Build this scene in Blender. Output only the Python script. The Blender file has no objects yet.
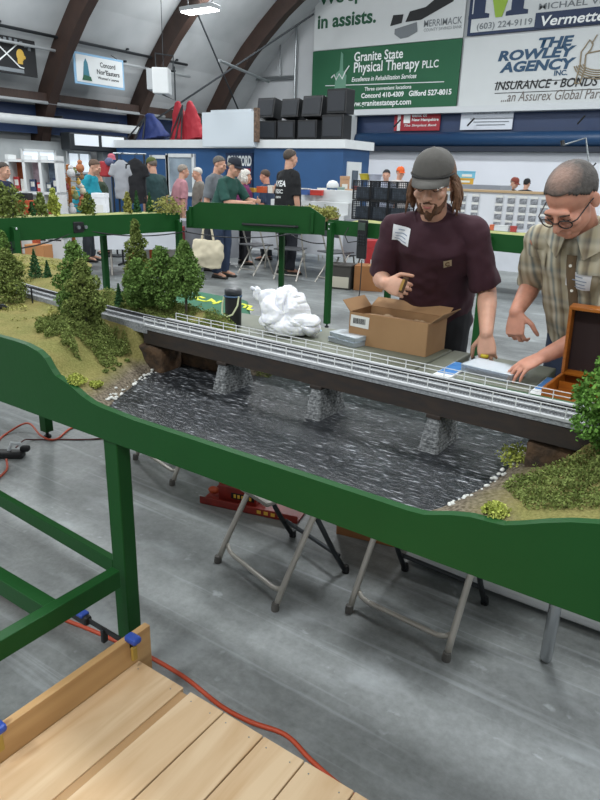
import bpy, bmesh, math, random
import numpy as np
from mathutils import Vector, Matrix, Euler, noise
from mathutils.bvhtree import BVHTree
PI = math.pi
R = math.radians
random.seed(7)
RNG = np.random.default_rng(11)
S = bpy.context.scene
COL = S.collection

# ------------------------------------------------------------------ camera
CAM_H = 1.5
F_PX, PITCH, ROLL, YAW = 650.0, R(19.1), R(1.7), R(34)
fw = Vector((-math.sin(YAW)*math.cos(PITCH), math.cos(YAW)*math.cos(PITCH), -math.sin(PITCH)))
r0 = Vector((math.cos(YAW), math.sin(YAW), 0)); u0 = r0.cross(fw)
rt = r0*math.cos(ROLL) + u0*math.sin(ROLL)
up = u0*math.cos(ROLL) - r0*math.sin(ROLL)
cam_data = bpy.data.cameras.new('camera')
cam = bpy.data.objects.new('camera', cam_data); COL.objects.link(cam)
cam_data.sensor_fit = 'VERTICAL'; cam_data.sensor_height = 36; cam_data.lens = F_PX/800*36
cam_data.clip_start = 0.02; cam_data.clip_end = 200
m3 = Matrix((rt, up, -fw)).transposed()
cam.matrix_world = Matrix.Translation((0, 0, CAM_H)) @ m3.to_4x4()
S.camera = cam
CP = Vector((0, 0, CAM_H))
def _ray(x, y): return fw + rt*((x-300)/F_PX) + up*((400-y)/F_PX)
def on_z(x, y, z):
    d = _ray(x, y); return CP + d*((z-CAM_H)/d.z)
def on_y(x, y, Y):
    d = _ray(x, y); return CP + d*(Y/d.y)
def on_x(x, y, X):
    d = _ray(x, y); return CP + d*(X/d.x)

# ------------------------------------------------------------------ world, exposure
S.view_settings.view_transform = 'Standard'
S.view_settings.look = 'None'
S.view_settings.exposure = 0.0
S.view_settings.gamma = 1.0
S.view_settings.use_curve_mapping = False
w = bpy.data.worlds.new('world'); S.world = w; w.use_nodes = True
w.node_tree.nodes['Background'].inputs[0].default_value = (0.9, 0.95, 1.0, 1)
w.node_tree.nodes['Background'].inputs[1].default_value = 0.6
try: S.cycles.use_denoising = True
except Exception: pass

def area(name, loc, size, power, color=(0.93, 0.97, 1.0), sy=None):
    l = bpy.data.lights.new(name, 'AREA'); l.energy = power; l.color = color
    l.shape = 'RECTANGLE'; l.size = size; l.size_y = sy or size
    o = bpy.data.objects.new(name, l); o.location = loc; COL.objects.link(o)
    return o
# high-bay lamps of the hall (the fixtures over the middle of the hall are above the frame)
for ix, X in enumerate((-15.5, -8.5, -1.5, 5.0)):
    for iy, Y in enumerate((-3.0, 4.0, 11.0, 18.0)):
        area('ceiling_lamp', (X, Y, 6.8), 1.5, 175, sy=1.0)
        l = bpy.data.lights.new('upper_wall_fill', 'POINT'); l.energy = 230; l.color = (0.95, 0.98, 1.0); l.shadow_soft_size = .4  # added point fill that lifts the vault, end wall and banners
        o = bpy.data.objects.new('upper_wall_fill', l); o.location = (X, Y, 6.6); COL.objects.link(o)
area('foreground_fill', (-1.6, 0.7, 4.6), 1.4, 22, (1.0, 0.97, 0.92), 0.9)  # added fill light over the foreground, not a fixture of the hall

# ------------------------------------------------------------------ materials
def lin(h):
    h = h.lstrip('#'); c = [int(h[i:i+2], 16)/255 for i in (0, 2, 4)]
    return tuple(x/12.92 if x <= .04045 else ((x+.055)/1.055)**2.4 for x in c)
MATS = {}
def mat(name, hexc, rough=.6, metal=0.0, var=0.0, vs=8.0, bump=0.0, bs=40.0, alt=None, emit=0.0, spec=.5, detail=4, stretch=None, island=0.0):
    """principled material; base colour varied by object-space noise between hexc and alt"""
    if name in MATS: return MATS[name]
    m = bpy.data.materials.new(name); m.use_nodes = True; MATS[name] = m
    nt = m.node_tree; N = nt.nodes; L = nt.links
    p = N['Principled BSDF']; c = lin(hexc)
    p.inputs['Base Color'].default_value = (*c, 1)
    p.inputs['Roughness'].default_value = rough; p.inputs['Metallic'].default_value = metal
    p.inputs['Specular IOR Level'].default_value = spec
    tc = N.new('ShaderNodeTexCoord'); src = tc.outputs['Object']
    if stretch:
        mp = N.new('ShaderNodeMapping'); mp.inputs['Scale'].default_value = stretch
        L.new(src, mp.inputs[0]); src = mp.outputs[0]
    if var or alt:
        n = N.new('ShaderNodeTexNoise'); n.inputs['Scale'].default_value = vs; n.inputs['Detail'].default_value = detail
        L.new(src, n.inputs['Vector'])
        rp = N.new('ShaderNodeValToRGB')
        a = lin(alt) if alt else tuple(x*(1-var) for x in c)
        b = c if alt else tuple(min(1, x*(1+var)) for x in c)
        rp.color_ramp.elements[0].position = .32; rp.color_ramp.elements[1].position = .68
        rp.color_ramp.elements[0].color = (*a, 1); rp.color_ramp.elements[1].color = (*b, 1)
        L.new(n.outputs['Fac'], rp.inputs[0]); out = rp.outputs[0]
        if island:
            g = N.new('ShaderNodeNewGeometry'); mx = N.new('ShaderNodeMix'); mx.data_type = 'RGBA'; mx.blend_type = 'MULTIPLY'
            mx.inputs[0].default_value = 1
            mr = N.new('ShaderNodeMapRange'); mr.inputs[3].default_value = 1-island; mr.inputs[4].default_value = 1+island
            L.new(g.outputs['Random Per Island'], mr.inputs[0])
            cc = N.new('ShaderNodeCombineColor')
            for i in range(3): L.new(mr.outputs[0], cc.inputs[i])
            L.new(out, mx.inputs[6]); L.new(cc.outputs[0], mx.inputs[7]); out = mx.outputs[2]
        L.new(out, p.inputs['Base Color'])
    if bump:
        n2 = N.new('ShaderNodeTexNoise'); n2.inputs['Scale'].default_value = bs; n2.inputs['Detail'].default_value = 5
        L.new(src, n2.inputs['Vector'])
        b = N.new('ShaderNodeBump'); b.inputs['Strength'].default_value = bump; b.inputs['Distance'].default_value = .01
        L.new(n2.outputs['Fac'], b.inputs['Height']); L.new(b.outputs[0], p.inputs['Normal'])
    if emit:
        p.inputs['Emission Color'].default_value = (*c, 1); p.inputs['Emission Strength'].default_value = emit
    return m
def clear_mat(name='clear_plastic', tint=(.93, .96, .98), gloss=.12, ior=1.45):
    if name in MATS: return MATS[name]
    m = bpy.data.materials.new(name); m.use_nodes = True; MATS[name] = m
    nt = m.node_tree; N = nt.nodes; L = nt.links; N.clear()
    o = N.new('ShaderNodeOutputMaterial'); t = N.new('ShaderNodeBsdfTransparent'); t.inputs[0].default_value = (*tint, 1)
    g = N.new('ShaderNodeBsdfPrincipled'); g.inputs['Base Color'].default_value = (.85, .88, .9, 1); g.inputs['Roughness'].default_value = .12
    f = N.new('ShaderNodeFresnel'); f.inputs[0].default_value = ior
    a = N.new('ShaderNodeMath'); a.operation = 'ADD'; a.inputs[1].default_value = gloss
    x = N.new('ShaderNodeMixShader')
    L.new(f.outputs[0], a.inputs[0]); L.new(a.outputs[0], x.inputs[0]); L.new(t.outputs[0], x.inputs[1]); L.new(g.outputs[0], x.inputs[2]); L.new(x.outputs[0], o.inputs[0])
    return m

# ------------------------------------------------------------------ object helpers
ROOTM = {}
def tag(o, label=None, cat=None, group=None, kind=None):
    if label: o['label'] = label
    if cat: o['category'] = cat
    if group: o['group'] = group
    if kind: o['kind'] = kind
    return o
def thing(name, label, cat, loc=(0, 0, 0), rz=0.0, group=None):
    o = bpy.data.objects.new(name, None); COL.objects.link(o); o.empty_display_size = .05
    o.location = loc; o.rotation_euler = (0, 0, rz)
    ROOTM[o] = Matrix.Translation(loc) @ Matrix.Rotation(rz, 4, 'Z')
    return tag(o, label, cat, group)
def link(me, name, mt, parent=None, world=False, smooth=False):
    """one mesh object; parts keep identity transforms under their thing; world=True: verts are given in world space"""
    mts = mt if isinstance(mt, (list, tuple)) else [mt]
    for x in mts: me.materials.append(x)
    o = bpy.data.objects.new(name, me); COL.objects.link(o)
    if smooth:
        me.polygons.foreach_set('use_smooth', [True]*len(me.polygons))
    if parent is not None:
        root = parent
        while root.parent is not None: root = root.parent
        if world:
            base = ROOTM.get(root) or Matrix.Translation(root.location)
            me.transform(base.inverted())
        o.parent = parent
    else:
        if len(me.vertices):
            co = np.empty(len(me.vertices)*3); me.vertices.foreach_get('co', co); co = co.reshape(-1, 3)
            lo, hi = co.min(0), co.max(0)
            b = Vector(((lo[0]+hi[0])/2, (lo[1]+hi[1])/2, lo[2]))
            me.transform(Matrix.Translation(-b)); o.location = b
    me.update()
    return o
def copy_thing(o, loc, rz=None, label=None, group=None, parent=None):
    c = o.copy(); COL.objects.link(c)
    if parent is not None: c.parent = parent
    else:
        c.location = loc
        if rz is not None: c.rotation_euler = (0, 0, rz)
        if label: c['label'] = label
        if group: c['group'] = group
        ROOTM[c] = Matrix.Translation(c.location) @ Matrix.Rotation(c.rotation_euler.z, 4, 'Z')
    for ch in [k for k in COL.objects if k.parent is o]:
        copy_thing(ch, None, parent=c)
    return c
def rotz(a): return Matrix.Rotation(a, 4, 'Z')

class MB:
    """collects shapes into one mesh"""
    def __init__(s): s.bm = bmesh.new(); s.mi = 0
    def _add(s, verts, faces):
        bv = [s.bm.verts.new(v) for v in verts]
        out = []
        for f in faces:
            try:
                q = s.bm.faces.new([bv[i] for i in f]); q.material_index = s.mi; out.append(q)
            except ValueError: pass
        return bv, out
    def box(s, c, size, rot=None, bev=0.0, seg=2):
        mx = Matrix.Translation(c) @ (rot.to_4x4() if rot is not None else Matrix()) @ Matrix.Diagonal((*size, 1))
        r = bmesh.ops.create_cube(s.bm, size=1, matrix=mx); vs = r['verts']
        fs = {f for v in vs for f in v.link_faces}
        for f in fs: f.material_index = s.mi
        if bev:
            es = list({e for v in vs for e in v.link_edges})
            bmesh.ops.bevel(s.bm, geom=es, offset=bev, segments=seg, affect='EDGES', profile=.5)
        return s
    def bar(s, p, q, wd, ht, bev=0.0):
        p = Vector(p); q = Vector(q); d = (q-p); L = d.length; d.normalize()
        h = Vector((0, 0, 1)) if abs(d.z) < .95 else Vector((0, 1, 0))
        a = d.cross(h).normalized(); b = a.cross(d).normalized()
        rot = Matrix((d, a, b)).transposed()
        return s.box((p+q)/2, (L, wd, ht), rot, bev)
    def tube(s, pts, r, n=8, cap=True):
        pts = [Vector(p) for p in pts]
        rs = r if isinstance(r, (list, tuple)) else [r]*len(pts)
        t0 = (pts[1]-pts[0]).normalized()
        a = t0.orthogonal().normalized(); rings = []
        for i, p in enumerate(pts):
            t = ((pts[min(i+1, len(pts)-1)]-pts[max(i-1, 0)])).normalized()
            a = (a - t*a.dot(t))
            a = a.normalized() if a.length > 1e-6 else t.orthogonal().normalized()
            b = t.cross(a)
            rings.append([p+(a*math.cos(2*PI*k/n)+b*math.sin(2*PI*k/n))*rs[i] for k in range(n)])
        vs = [v for g in rings for v in g]; fs = []
        for i in range(len(rings)-1):
            for k in range(n):
                fs.append((i*n+k, i*n+(k+1) % n, (i+1)*n+(k+1) % n, (i+1)*n+k))
        if cap:
            fs.append(tuple(range(n-1, -1, -1))); fs.append(tuple(range((len(rings)-1)*n, len(rings)*n)))
        s._add(vs, fs); return s
    def lathe(s, prof, c=(0, 0, 0), n=20, rot=None, sx=1.0, sy=1.0):
        M = Matrix.Translation(c) @ (rot.to_4x4() if rot is not None else Matrix())
        vs = []; fs = []
        for (r, z) in prof:
            for k in range(n):
                vs.append(M @ Vector((max(r, 1e-4)*math.cos(2*PI*k/n)*sx, max(r, 1e-4)*math.sin(2*PI*k/n)*sy, z)))
        for i in range(len(prof)-1):
            for k in range(n):
                fs.append((i*n+k, i*n+(k+1) % n, (i+1)*n+(k+1) % n, (i+1)*n+k))
        fs.append(tuple(range(n-1, -1, -1))); fs.append(tuple(range((len(prof)-1)*n, len(prof)*n)))
        s._add(vs, fs); return s
    def ell(s, c, r, rot=None, u=16, v=10):
        M = Matrix.Translation(c) @ (rot.to_4x4() if rot is not None else Matrix()) @ Matrix.Diagonal((*r, 1))
        q = bmesh.ops.create_uvsphere(s.bm, u_segments=u, v_segments=v, radius=1, matrix=M)
        for f in {f for vv in q['verts'] for f in vv.link_faces}: f.material_index = s.mi
        return s
    def prism(s, poly, O, U, V, W):
        """polygon in the U,V plane at O swept by vector W"""
        O, U, V, W = Vector(O), Vector(U), Vector(V), Vector(W); n = len(poly)
        vs = [O+U*a+V*b for a, b in poly] + [O+U*a+V*b+W for a, b in poly]
        fs = [tuple(range(n-1, -1, -1)), tuple(range(n, 2*n))] + [(i, (i+1) % n, n+(i+1) % n, n+i) for i in range(n)]
        s._add(vs, fs); return s
    def grid(s, f, nu, nv):
        vs = [f(i/(nu-1), j/(nv-1)) for i in range(nu) for j in range(nv)]
        fs = [(i*nv+j, (i+1)*nv+j, (i+1)*nv+j+1, i*nv+j+1) for i in range(nu-1) for j in range(nv-1)]
        s._add(vs, fs); return s
    def mesh(s, name, fix=True):
        if fix: bmesh.ops.recalc_face_normals(s.bm, faces=s.bm.faces[:])
        me = bpy.data.meshes.new(name); s.bm.to_mesh(me); s.bm.free(); return me
    def build(s, name, mt, parent=None, world=False, smooth=False, fix=True):
        return link(s.mesh(name, fix), name, mt, parent, world, smooth)
def rings_loft(mb, secs, n=24):
    """secs: (centre, U, V) ellipse frames, closed with caps"""
    vs = []; fs = []
    for (c, U, V) in secs:
        for k in range(n):
            a = 2*PI*k/n; vs.append(Vector(c)+Vector(U)*math.cos(a)+Vector(V)*math.sin(a))
    m = len(secs)
    for i in range(m-1):
        for k in range(n): fs.append((i*n+k, i*n+(k+1) % n, (i+1)*n+(k+1) % n, (i+1)*n+k))
    fs.append(tuple(range(n-1, -1, -1))); fs.append(tuple(range((m-1)*n, m*n)))
    mb._add(vs, fs); return mb
def capsule(mb, p, q, r1, r2, n=14, flat=False):
    p = Vector(p); q = Vector(q); d = (q-p).normalized()
    pts = []; rs = []
    if not flat:
        for a in (80, 55, 30): pts.append(p-d*r1*math.sin(R(a))); rs.append(r1*math.cos(R(a)))
    pts += [p, q]; rs += [r1, r2]
    if not flat:
        for a in (30, 55, 80): pts.append(q+d*r2*math.sin(R(a))); rs.append(r2*math.cos(R(a)))
    mb.tube(pts, rs, n); return mb
def remesh(mb, voxel, smooth=3, nz=0.0, ns=12.0, name='m', factor=.5):
    """fuses the closed shapes of a mesh builder into one continuous surface"""
    me = mb.mesh('tmp'); o = bpy.data.objects.new('tmp', me); COL.objects.link(o)
    r = o.modifiers.new('r', 'REMESH'); r.mode = 'VOXEL'; r.voxel_size = voxel; r.use_smooth_shade = True
    if smooth:
        sm = o.modifiers.new('s', 'SMOOTH'); sm.iterations = smooth; sm.factor = factor
    dg = bpy.context.evaluated_depsgraph_get()
    out = bpy.data.meshes.new_from_object(o.evaluated_get(dg)); out.name = name
    bpy.data.objects.remove(o); bpy.data.meshes.remove(me)
    if nz:
        n = len(out.vertices); co = np.empty(n*3); out.vertices.foreach_get('co', co); co = co.reshape(-1, 3)
        no = np.empty(n*3); out.vertices.foreach_get('normal', no); no = no.reshape(-1, 3)
        d = np.array([noise.noise(Vector(c)*ns)+.5*noise.noise(Vector(c)*ns*2.3) for c in co])
        out.vertices.foreach_set('co', (co+no*d[:, None]*nz).ravel())
    out.update(); return out
def quads_mesh(name, V):
    """V: (n,4,3) array of quads"""
    n = len(V); me = bpy.data.meshes.new(name)
    me.vertices.add(n*4); me.vertices.foreach_set('co', np.ascontiguousarray(V, dtype=np.float32).ravel())
    me.loops.add(n*4); me.loops.foreach_set('vertex_index', np.arange(n*4, dtype=np.int32))
    me.polygons.add(n); me.polygons.foreach_set('loop_start', np.arange(0, n*4, 4, dtype=np.int32))
    me.update(calc_edges=True); me.validate(); return me
def leaf_quads(P, size, flat=0.0):
    """randomly turned little leaf quads at the points P"""
    n = len(P)
    a = RNG.normal(size=(n, 3)); a[:, 2] *= (1-flat); a /= np.linalg.norm(a, axis=1)[:, None]
    b = RNG.normal(size=(n, 3)); b -= (b*a).sum(1)[:, None]*a; b /= np.linalg.norm(b, axis=1)[:, None]
    s = size*RNG.uniform(.6, 1.3, n)[:, None]
    a = a*s*.5; b = b*s*.38
    return np.stack([P-a, P+b, P+a, P-b], 1)
def clump_points(clumps, n):
    """clumps: (centre, radii); points concentrated near their shells"""
    w8 = np.array([c[1][0]*c[1][1]+c[1][0]*c[1][2]+c[1][1]*c[1][2] for c in clumps]); w8 = w8/w8.sum()
    out = []
    for (c, r), q in zip(clumps, w8):
        k = max(6, int(n*q)); d = RNG.normal(size=(k, 3)); d /= np.linalg.norm(d, axis=1)[:, None]
        rad = RNG.uniform(.55, 1.0, k)**.5
        out.append(np.array(c)+d*np.array(r)*rad[:, None]*(1+.12*RNG.normal(size=(k, 1))))
    return np.concatenate(out)

def text_mesh(txt, O, U, V, wd, ht, shear=0.0, bold=0.0, depth=.002):
    """flat letters filling the box wd x ht whose lower left corner is O"""
    cu = bpy.data.curves.new('t', 'FONT'); cu.body = txt; cu.size = 1; cu.shear = shear; cu.offset = bold; cu.resolution_u = 3
    o = bpy.data.objects.new('t', cu); COL.objects.link(o)
    dg = bpy.context.evaluated_depsgraph_get(); me = bpy.data.meshes.new_from_object(o.evaluated_get(dg))
    bpy.data.objects.remove(o); bpy.data.curves.remove(cu)
    co = np.empty(len(me.vertices)*3); me.vertices.foreach_get('co', co); co = co.reshape(-1, 3)
    lo, hi = co.min(0), co.max(0)
    U = np.array(Vector(U).normalized()); V = np.array(Vector(V).normalized()); O = np.array(Vector(O))
    a = (co[:, 0]-lo[0])/(hi[0]-lo[0])*wd; b = (co[:, 1]-lo[1])/(hi[1]-lo[1])*ht
    me.vertices.foreach_set('co', (O+a[:, None]*U+b[:, None]*V).ravel()); me.update()
    return me
def text(name, txt, O, U, V, wd, ht, mt, parent, shear=0.0, bold=0.0):
    return link(text_mesh(txt, O, U, V, wd, ht, shear, bold), name, mt, parent, world=True)
def sticker(tm, origin, U, V, N, wd, ht, off=.003, nu=8, nv=8):
    """a patch that hugs a surface: grid cast along -N onto mesh tm (same space)"""
    bvh = BVHTree.FromPolygons([v.co for v in tm.vertices], [p.vertices[:] for p in tm.polygons])
    U, V, N, O = Vector(U).normalized(), Vector(V).normalized(), Vector(N).normalized(), Vector(origin)
    mb = MB(); last = [0.0]
    def f(a, b):
        p = O+U*(a-.5)*wd+V*(b-.5)*ht+N*.3
        h = bvh.ray_cast(p, -N, .6)
        if h[0] is not None: last[0] = (h[0]-p).length
        return p-N*(last[0]-off)
    mb.grid(f, nu, nv); return mb

# ================================================================== the hall
green = mat('green_paint', '#15481d', .5, var=.05, vs=6, bump=.05, bs=60, spec=.22)
greend = green
white = mat('white_paint', '#d9dcdc', .6, var=.03, vs=3)
concrete = mat('polished_concrete', '#909493', .44, vs=1.7, alt='#696d6c', detail=12, bump=.03, bs=25)
def streaky_floor():
    m = concrete; nt = m.node_tree; N = nt.nodes; L = nt.links
    p = N['Principled BSDF']; old = p.inputs['Base Color'].links[0].from_socket
    tc = [n for n in N if n.type == 'TEX_COORD'][0]
    mp = N.new('ShaderNodeMapping'); mp.inputs['Rotation'].default_value = (0, 0, .9); mp.inputs['Scale'].default_value = (1.2, 4, 1)
    n = N.new('ShaderNodeTexNoise'); n.inputs['Scale'].default_value = 1.6; n.inputs['Detail'].default_value = 8; n.inputs['Distortion'].default_value = .6
    L.new(tc.outputs['Object'], mp.inputs[0]); L.new(mp.outputs[0], n.inputs['Vector'])
    rp = N.new('ShaderNodeValToRGB'); rp.color_ramp.elements[0].position = .5; rp.color_ramp.elements[1].position = .78
    rp.color_ramp.elements[0].color = (0, 0, 0, 1); rp.color_ramp.elements[1].color = (.2, .2, .2, 1)
    L.new(n.outputs['Fac'], rp.inputs[0])
    mx = N.new('ShaderNodeMix'); mx.data_type = 'RGBA'; mx.inputs[7].default_value = (*lin('#c3c7c8'), 1)
    L.new(rp.outputs[0], mx.inputs[0]); L.new(old, mx.inputs[6])
    # big dull stains of worn sealer
    v = N.new('ShaderNodeTexNoise'); v.inputs['Scale'].default_value = .85; v.inputs['Detail'].default_value = 3
    L.new(tc.outputs['Object'], v.inputs['Vector'])
    r2 = N.new('ShaderNodeValToRGB'); r2.color_ramp.elements[0].position = .56; r2.color_ramp.elements[1].position = .7
    r2.color_ramp.elements[0].color = (0, 0, 0, 1); r2.color_ramp.elements[1].color = (.45, .45, .45, 1)
    L.new(v.outputs['Fac'], r2.inputs[0])
    m2 = N.new('ShaderNodeMix'); m2.data_type = 'RGBA'; m2.inputs[7].default_value = (*lin('#55595a'), 1)
    L.new(r2.outputs[0], m2.inputs[0]); L.new(mx.outputs[2], m2.inputs[6]); # fine grain, pale scuffs and scratches
    cur = m2.outputs[2]
    g = N.new('ShaderNodeTexNoise'); g.inputs['Scale'].default_value = 38; g.inputs['Detail'].default_value = 6; g.inputs['Roughness'].default_value = .7; L.new(tc.outputs['Object'], g.inputs['Vector'])
    gr = N.new('ShaderNodeMapRange'); gr.inputs[1].default_value = .3; gr.inputs[2].default_value = .7; gr.inputs[3].default_value = .8; gr.inputs[4].default_value = 1.16; L.new(g.outputs['Fac'], gr.inputs[0])
    vm = N.new('ShaderNodeVectorMath'); vm.operation = 'SCALE'; L.new(cur, vm.inputs[0]); L.new(gr.outputs[0], vm.inputs['Scale']); cur = vm.outputs[0]
    for ang, sc, lo_, hi_, amt in ((.5, (.7, 26, 1), .68, .74, .3), (-.65, (.9, 34, 1), .69, .75, .28), (1.2, (3, 7, 1), .62, .8, .42), (.2, (14, 16, 1), .74, .8, .5)):
        mq = N.new('ShaderNodeMapping'); mq.inputs['Rotation'].default_value = (0, 0, ang); mq.inputs['Scale'].default_value = sc; L.new(tc.outputs['Object'], mq.inputs[0])
        nq = N.new('ShaderNodeTexNoise'); nq.inputs['Scale'].default_value = 1; nq.inputs['Detail'].default_value = 5; nq.inputs['Distortion'].default_value = .3; L.new(mq.outputs[0], nq.inputs['Vector'])
        rq = N.new('ShaderNodeMapRange'); rq.inputs[1].default_value = lo_-.08; rq.inputs[2].default_value = hi_-.04; rq.inputs[3].default_value = 0; rq.inputs[4].default_value = amt; L.new(nq.outputs['Fac'], rq.inputs[0])
        xq = N.new('ShaderNodeMix'); xq.data_type = 'RGBA'; xq.inputs[7].default_value = (*lin('#b9bfc2'), 1); L.new(rq.outputs[0], xq.inputs[0]); L.new(cur, xq.inputs[6]); cur = xq.outputs[2]
    L.new(cur, p.inputs['Base Color'])
streaky_floor()
f = MB().box((-4, 9, -.1), (36, 32, .2)).build('floor', concrete); tag(f, kind='structure')

vault_mat = mat('vault_sheet', '#b9bcbd', .7, vs=.55, alt='#9fa3a5', detail=8, bump=.06, bs=3)
wall_mat = mat('end_wall_sheet', '#bcbfc1', .7, vs=.4, alt='#b0b4b6', detail=6)
wood_rib = mat('dark_laminated_timber', '#38271f', .6, vs=3, alt='#2c1e18', detail=6, stretch=(1, 6, 1))
navy = mat('navy_paint', '#1f3355', .5, var=.06, vs=1)
lockblue = mat('blue_block_paint', '#2c5685', .55, vs=1.2, alt='#274e7a')
steel = mat('galvanised_steel', '#8d9294', .4, .7)
dsteel = mat('dark_steel', '#33373a', .5, .5)
black = mat('black_plastic', '#141517', .45)
blackm = mat('matte_black', '#17191b', .75)
lightgrey = mat('light_grey_metal', '#a9adaf', .5, .1)
CURVE = [(-20.6, 0), (-20.55, 1.6), (-20.4, 2.5), (-20.2, 3.1), (-19.7, 3.95), (-18.85, 5.1), (-17.9, 6.1), (-17.1, 6.8), (-16.2, 7.5), (-14.3, 8.7), (-11, 10.2), (-6, 11.4), (0, 11.9), (8, 11.2), (13, 9.4), (13.9, 4), (14, 0)]
Y0, Y1 = -6.0, 24.0
def shell(off):
    """curve pushed inwards by off"""
    out = []
    for i, (x, z) in enumerate(CURVE):
        a = Vector(CURVE[max(0, i-1)]); b = Vector(CURVE[min(len(CURVE)-1, i+1)]); t = (b-a).normalized()
        out.append((x+t.y*off, z-t.x*off))
    return out
def vault(name, i0, i1, th=.12):
    mb = MB(); A = CURVE[i0:i1]; B = shell(-th)[i0:i1]
    poly = A + B[::-1]
    mb.prism(poly, (0, Y0, 0), (1, 0, 0), (0, 0, 1), (0, Y1-Y0, 0)); return tag(mb.build(name, vault_mat), kind='structure')
vault('wall_left', 0, 5); vault('ceiling', 4, 15); vault('wall_right', 14, 17)
inner = [(x, z) for x, z in CURVE]
tag(MB().prism(inner, (0, Y1, 0), (1, 0, 0), (0, 0, 1), (0, .2, 0)).build('wall_end', wall_mat), kind='structure')
# arched timber ribs, each from the floor over the hall
RIBY = [2.7, 6.5, 10.3, 14.1, 17.9, 21.9]
for i, y in enumerate(RIBY):
    a = shell(.02)[:15]; b = shell(.62)[:15]
    tag(MB().prism(a+b[::-1], (0, y-.16, 0), (1, 0, 0), (0, 0, 1), (0, .32, 0)).build('trim_%d' % (i+1), wood_rib), kind='structure')
# purlins between the last ribs (dark cross beams)
for j, (x, z) in enumerate(((-15.2, 7.55), (-19.45, 3.55))):
    tag(MB().box((x, 19.9 if j == 0 else 9.0, z), (.22, 4.2 if j == 0 else 30, .3)).build('trim_%d' % (7+j), wood_rib), kind='structure')
# blue band along the foot of the side wall
tag(MB().box((-20.05, 9, 2.95), (.1, 30, .85)).build('trim_9', navy), kind='structure')
tag(MB().box((-19.9, 4.6, 1.15), (.3, 21, 2.3)).build('baseboard_left', mat('grey_block_wall', '#a7abab', .7, vs=2, alt='#979c9d')), kind='structure')
# pipes along the side wall
def pipe(name, label, x, z, r, m, y0=-5, y1=18.5, step=2.3):
    t = thing(name, label, 'pipe', (x, (y0+y1)/2, z))
    MB().tube([(x, y0, z), (x, y1, z)], r, 14).build('pipe_run', m, t, True, True)
    y = y0+1
    while y < y1:
        MB().box((x-.28, y, z+r+.05), (.62, .06, .06)).build('bracket', dsteel, t, True); y += step
    return t
pipe('heating_duct', 'fat white duct running along the blue band of the side wall', -19.3, 2.86, .14, white, y1=17.6)
pipe('conduit_pipe', 'thin pale pipe above the fat white duct on the side wall', -19.35, 3.42, .05, lightgrey, y1=19)
pipe('sprinkler_pipe', 'dark pipe crossing the arched ribs highest on the side wall', -18.6, 5.2, .045, dsteel, y1=19.5)
pipe('sprinkler_branch_pipe', 'pale thin pipe just below the dark pipe on the side wall', -18.75, 4.85, .04, lightgrey, y1=19.8)
pipe('air_line', 'slim pale pipe just above the dark pipe on the side wall', -18.4, 5.62, .03, lightgrey, y1=19)
# frame and braces on the end wall
t = thing('wall_brace', 'crossed steel tie rods between the two far arched ribs', 'brace', (-17, 20, 3))
MB().tube([(-18.9, 18, 3.2), (-14.6, 21.8, 6.9)], .035, 8).build('tie_rod', dsteel, t, True)
MB().tube([(-17.0, 18, 7.0), (-17.6, 21.7, 3.2)], .03, 8).build('tie_rod', dsteel, t, True)
MB().tube([(-15.9, 18.2, 5.0), (-16.5, 21.7, 4.8)], .05, 8).build('tie_rod', steel, t, True)
t = thing('wall_conduit', 'grey conduit frame with a cross run on the white end wall', 'pipe', (-16.6, 23.9, 3))
p = [on_y(220, 81, 23.8), on_y(295, 77, 23.8)]
MB().tube([p[0], p[1]], .07, 8).build('cross_run', steel, t, True)
MB().tube([on_y(299, -40, 23.8), on_y(295, 77, 23.8), on_y(294, 110, 23.8)], .05, 8).build('drop_run', steel, t, True)
MB().tube([on_y(281, -10, 23.8), on_y(280, 77, 23.8)], .03, 8).build('drop_run', steel, t, True)
# visible ceiling lamp
def ceiling_light(loc, rz, label):
    t = thing('ceiling_light', label, 'light', loc, rz)
    MB().box((0, 0, .1), (1.3, .5, .12), bev=.02).build('housing', lightgrey, t)
    MB().box((0, 0, .02), (1.2, .42, .04)).build('diffuser', mat('lit_diffuser', '#ffffff', .5, emit=9), t)
    MB().tube([(-.5, 0, .16), (-.5, 0, 1.6)], .012, 6).build('hanger', dsteel, t)
    MB().tube([(.5, 0, .16), (.5, 0, 1.6)], .012, 6).build('hanger', dsteel, t)
lp = on_y(200, 12, 17); ceiling_light((lp.x, lp.y, lp.z), 0, 'lit ceiling lamp high between the second and third arched ribs')

# ---- hanging and wall heaters
c = on_y(162, 82, 13.6)
t = thing('hanging_heater', 'white box heater hung from a pipe beside the second rib', 'heater', (c.x, c.y, c.z-.32), R(35))
MB().box((.0, 0, .33), (.42, .5, .62), bev=.02).build('cabinet', white, t)
MB().box((-.28, 0, .36), (.16, .44, .5), bev=.01).build('side_grille', lightgrey, t)
MB().tube([(.3, 0, .62), (.32, 0, .95), (-.15, 0, 1.0), (-.15, 0, .64)], .02, 8).build('hanger', dsteel, t)
MB().tube([(0, 0, .02), (.34, 0, -.12), (.34, 0, .7)], .02, 8).build('pipe', dsteel, t)
MB().tube([(.05, 0, .6), (.05, 0, 5.4)], .01, 6).build('hanger_rod', dsteel, t)
c = on_x(98, 144, -19.1)
t = thing('wall_heater', 'dark wall unit with two bright panels under the white duct', 'heater', (-19.2, c.y, 2.0))
MB().box((-19.25, c.y, 2.32), (.5, 2.4, .55), bev=.04).build('housing', dsteel, t, True)
for s in (-.55, .55): MB().box((-18.98, c.y+s, 2.38), (.03, .95, .34)).build('lit_panel', mat('lit_panel', '#d5dbe0', .4, emit=.3), t, True)

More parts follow.
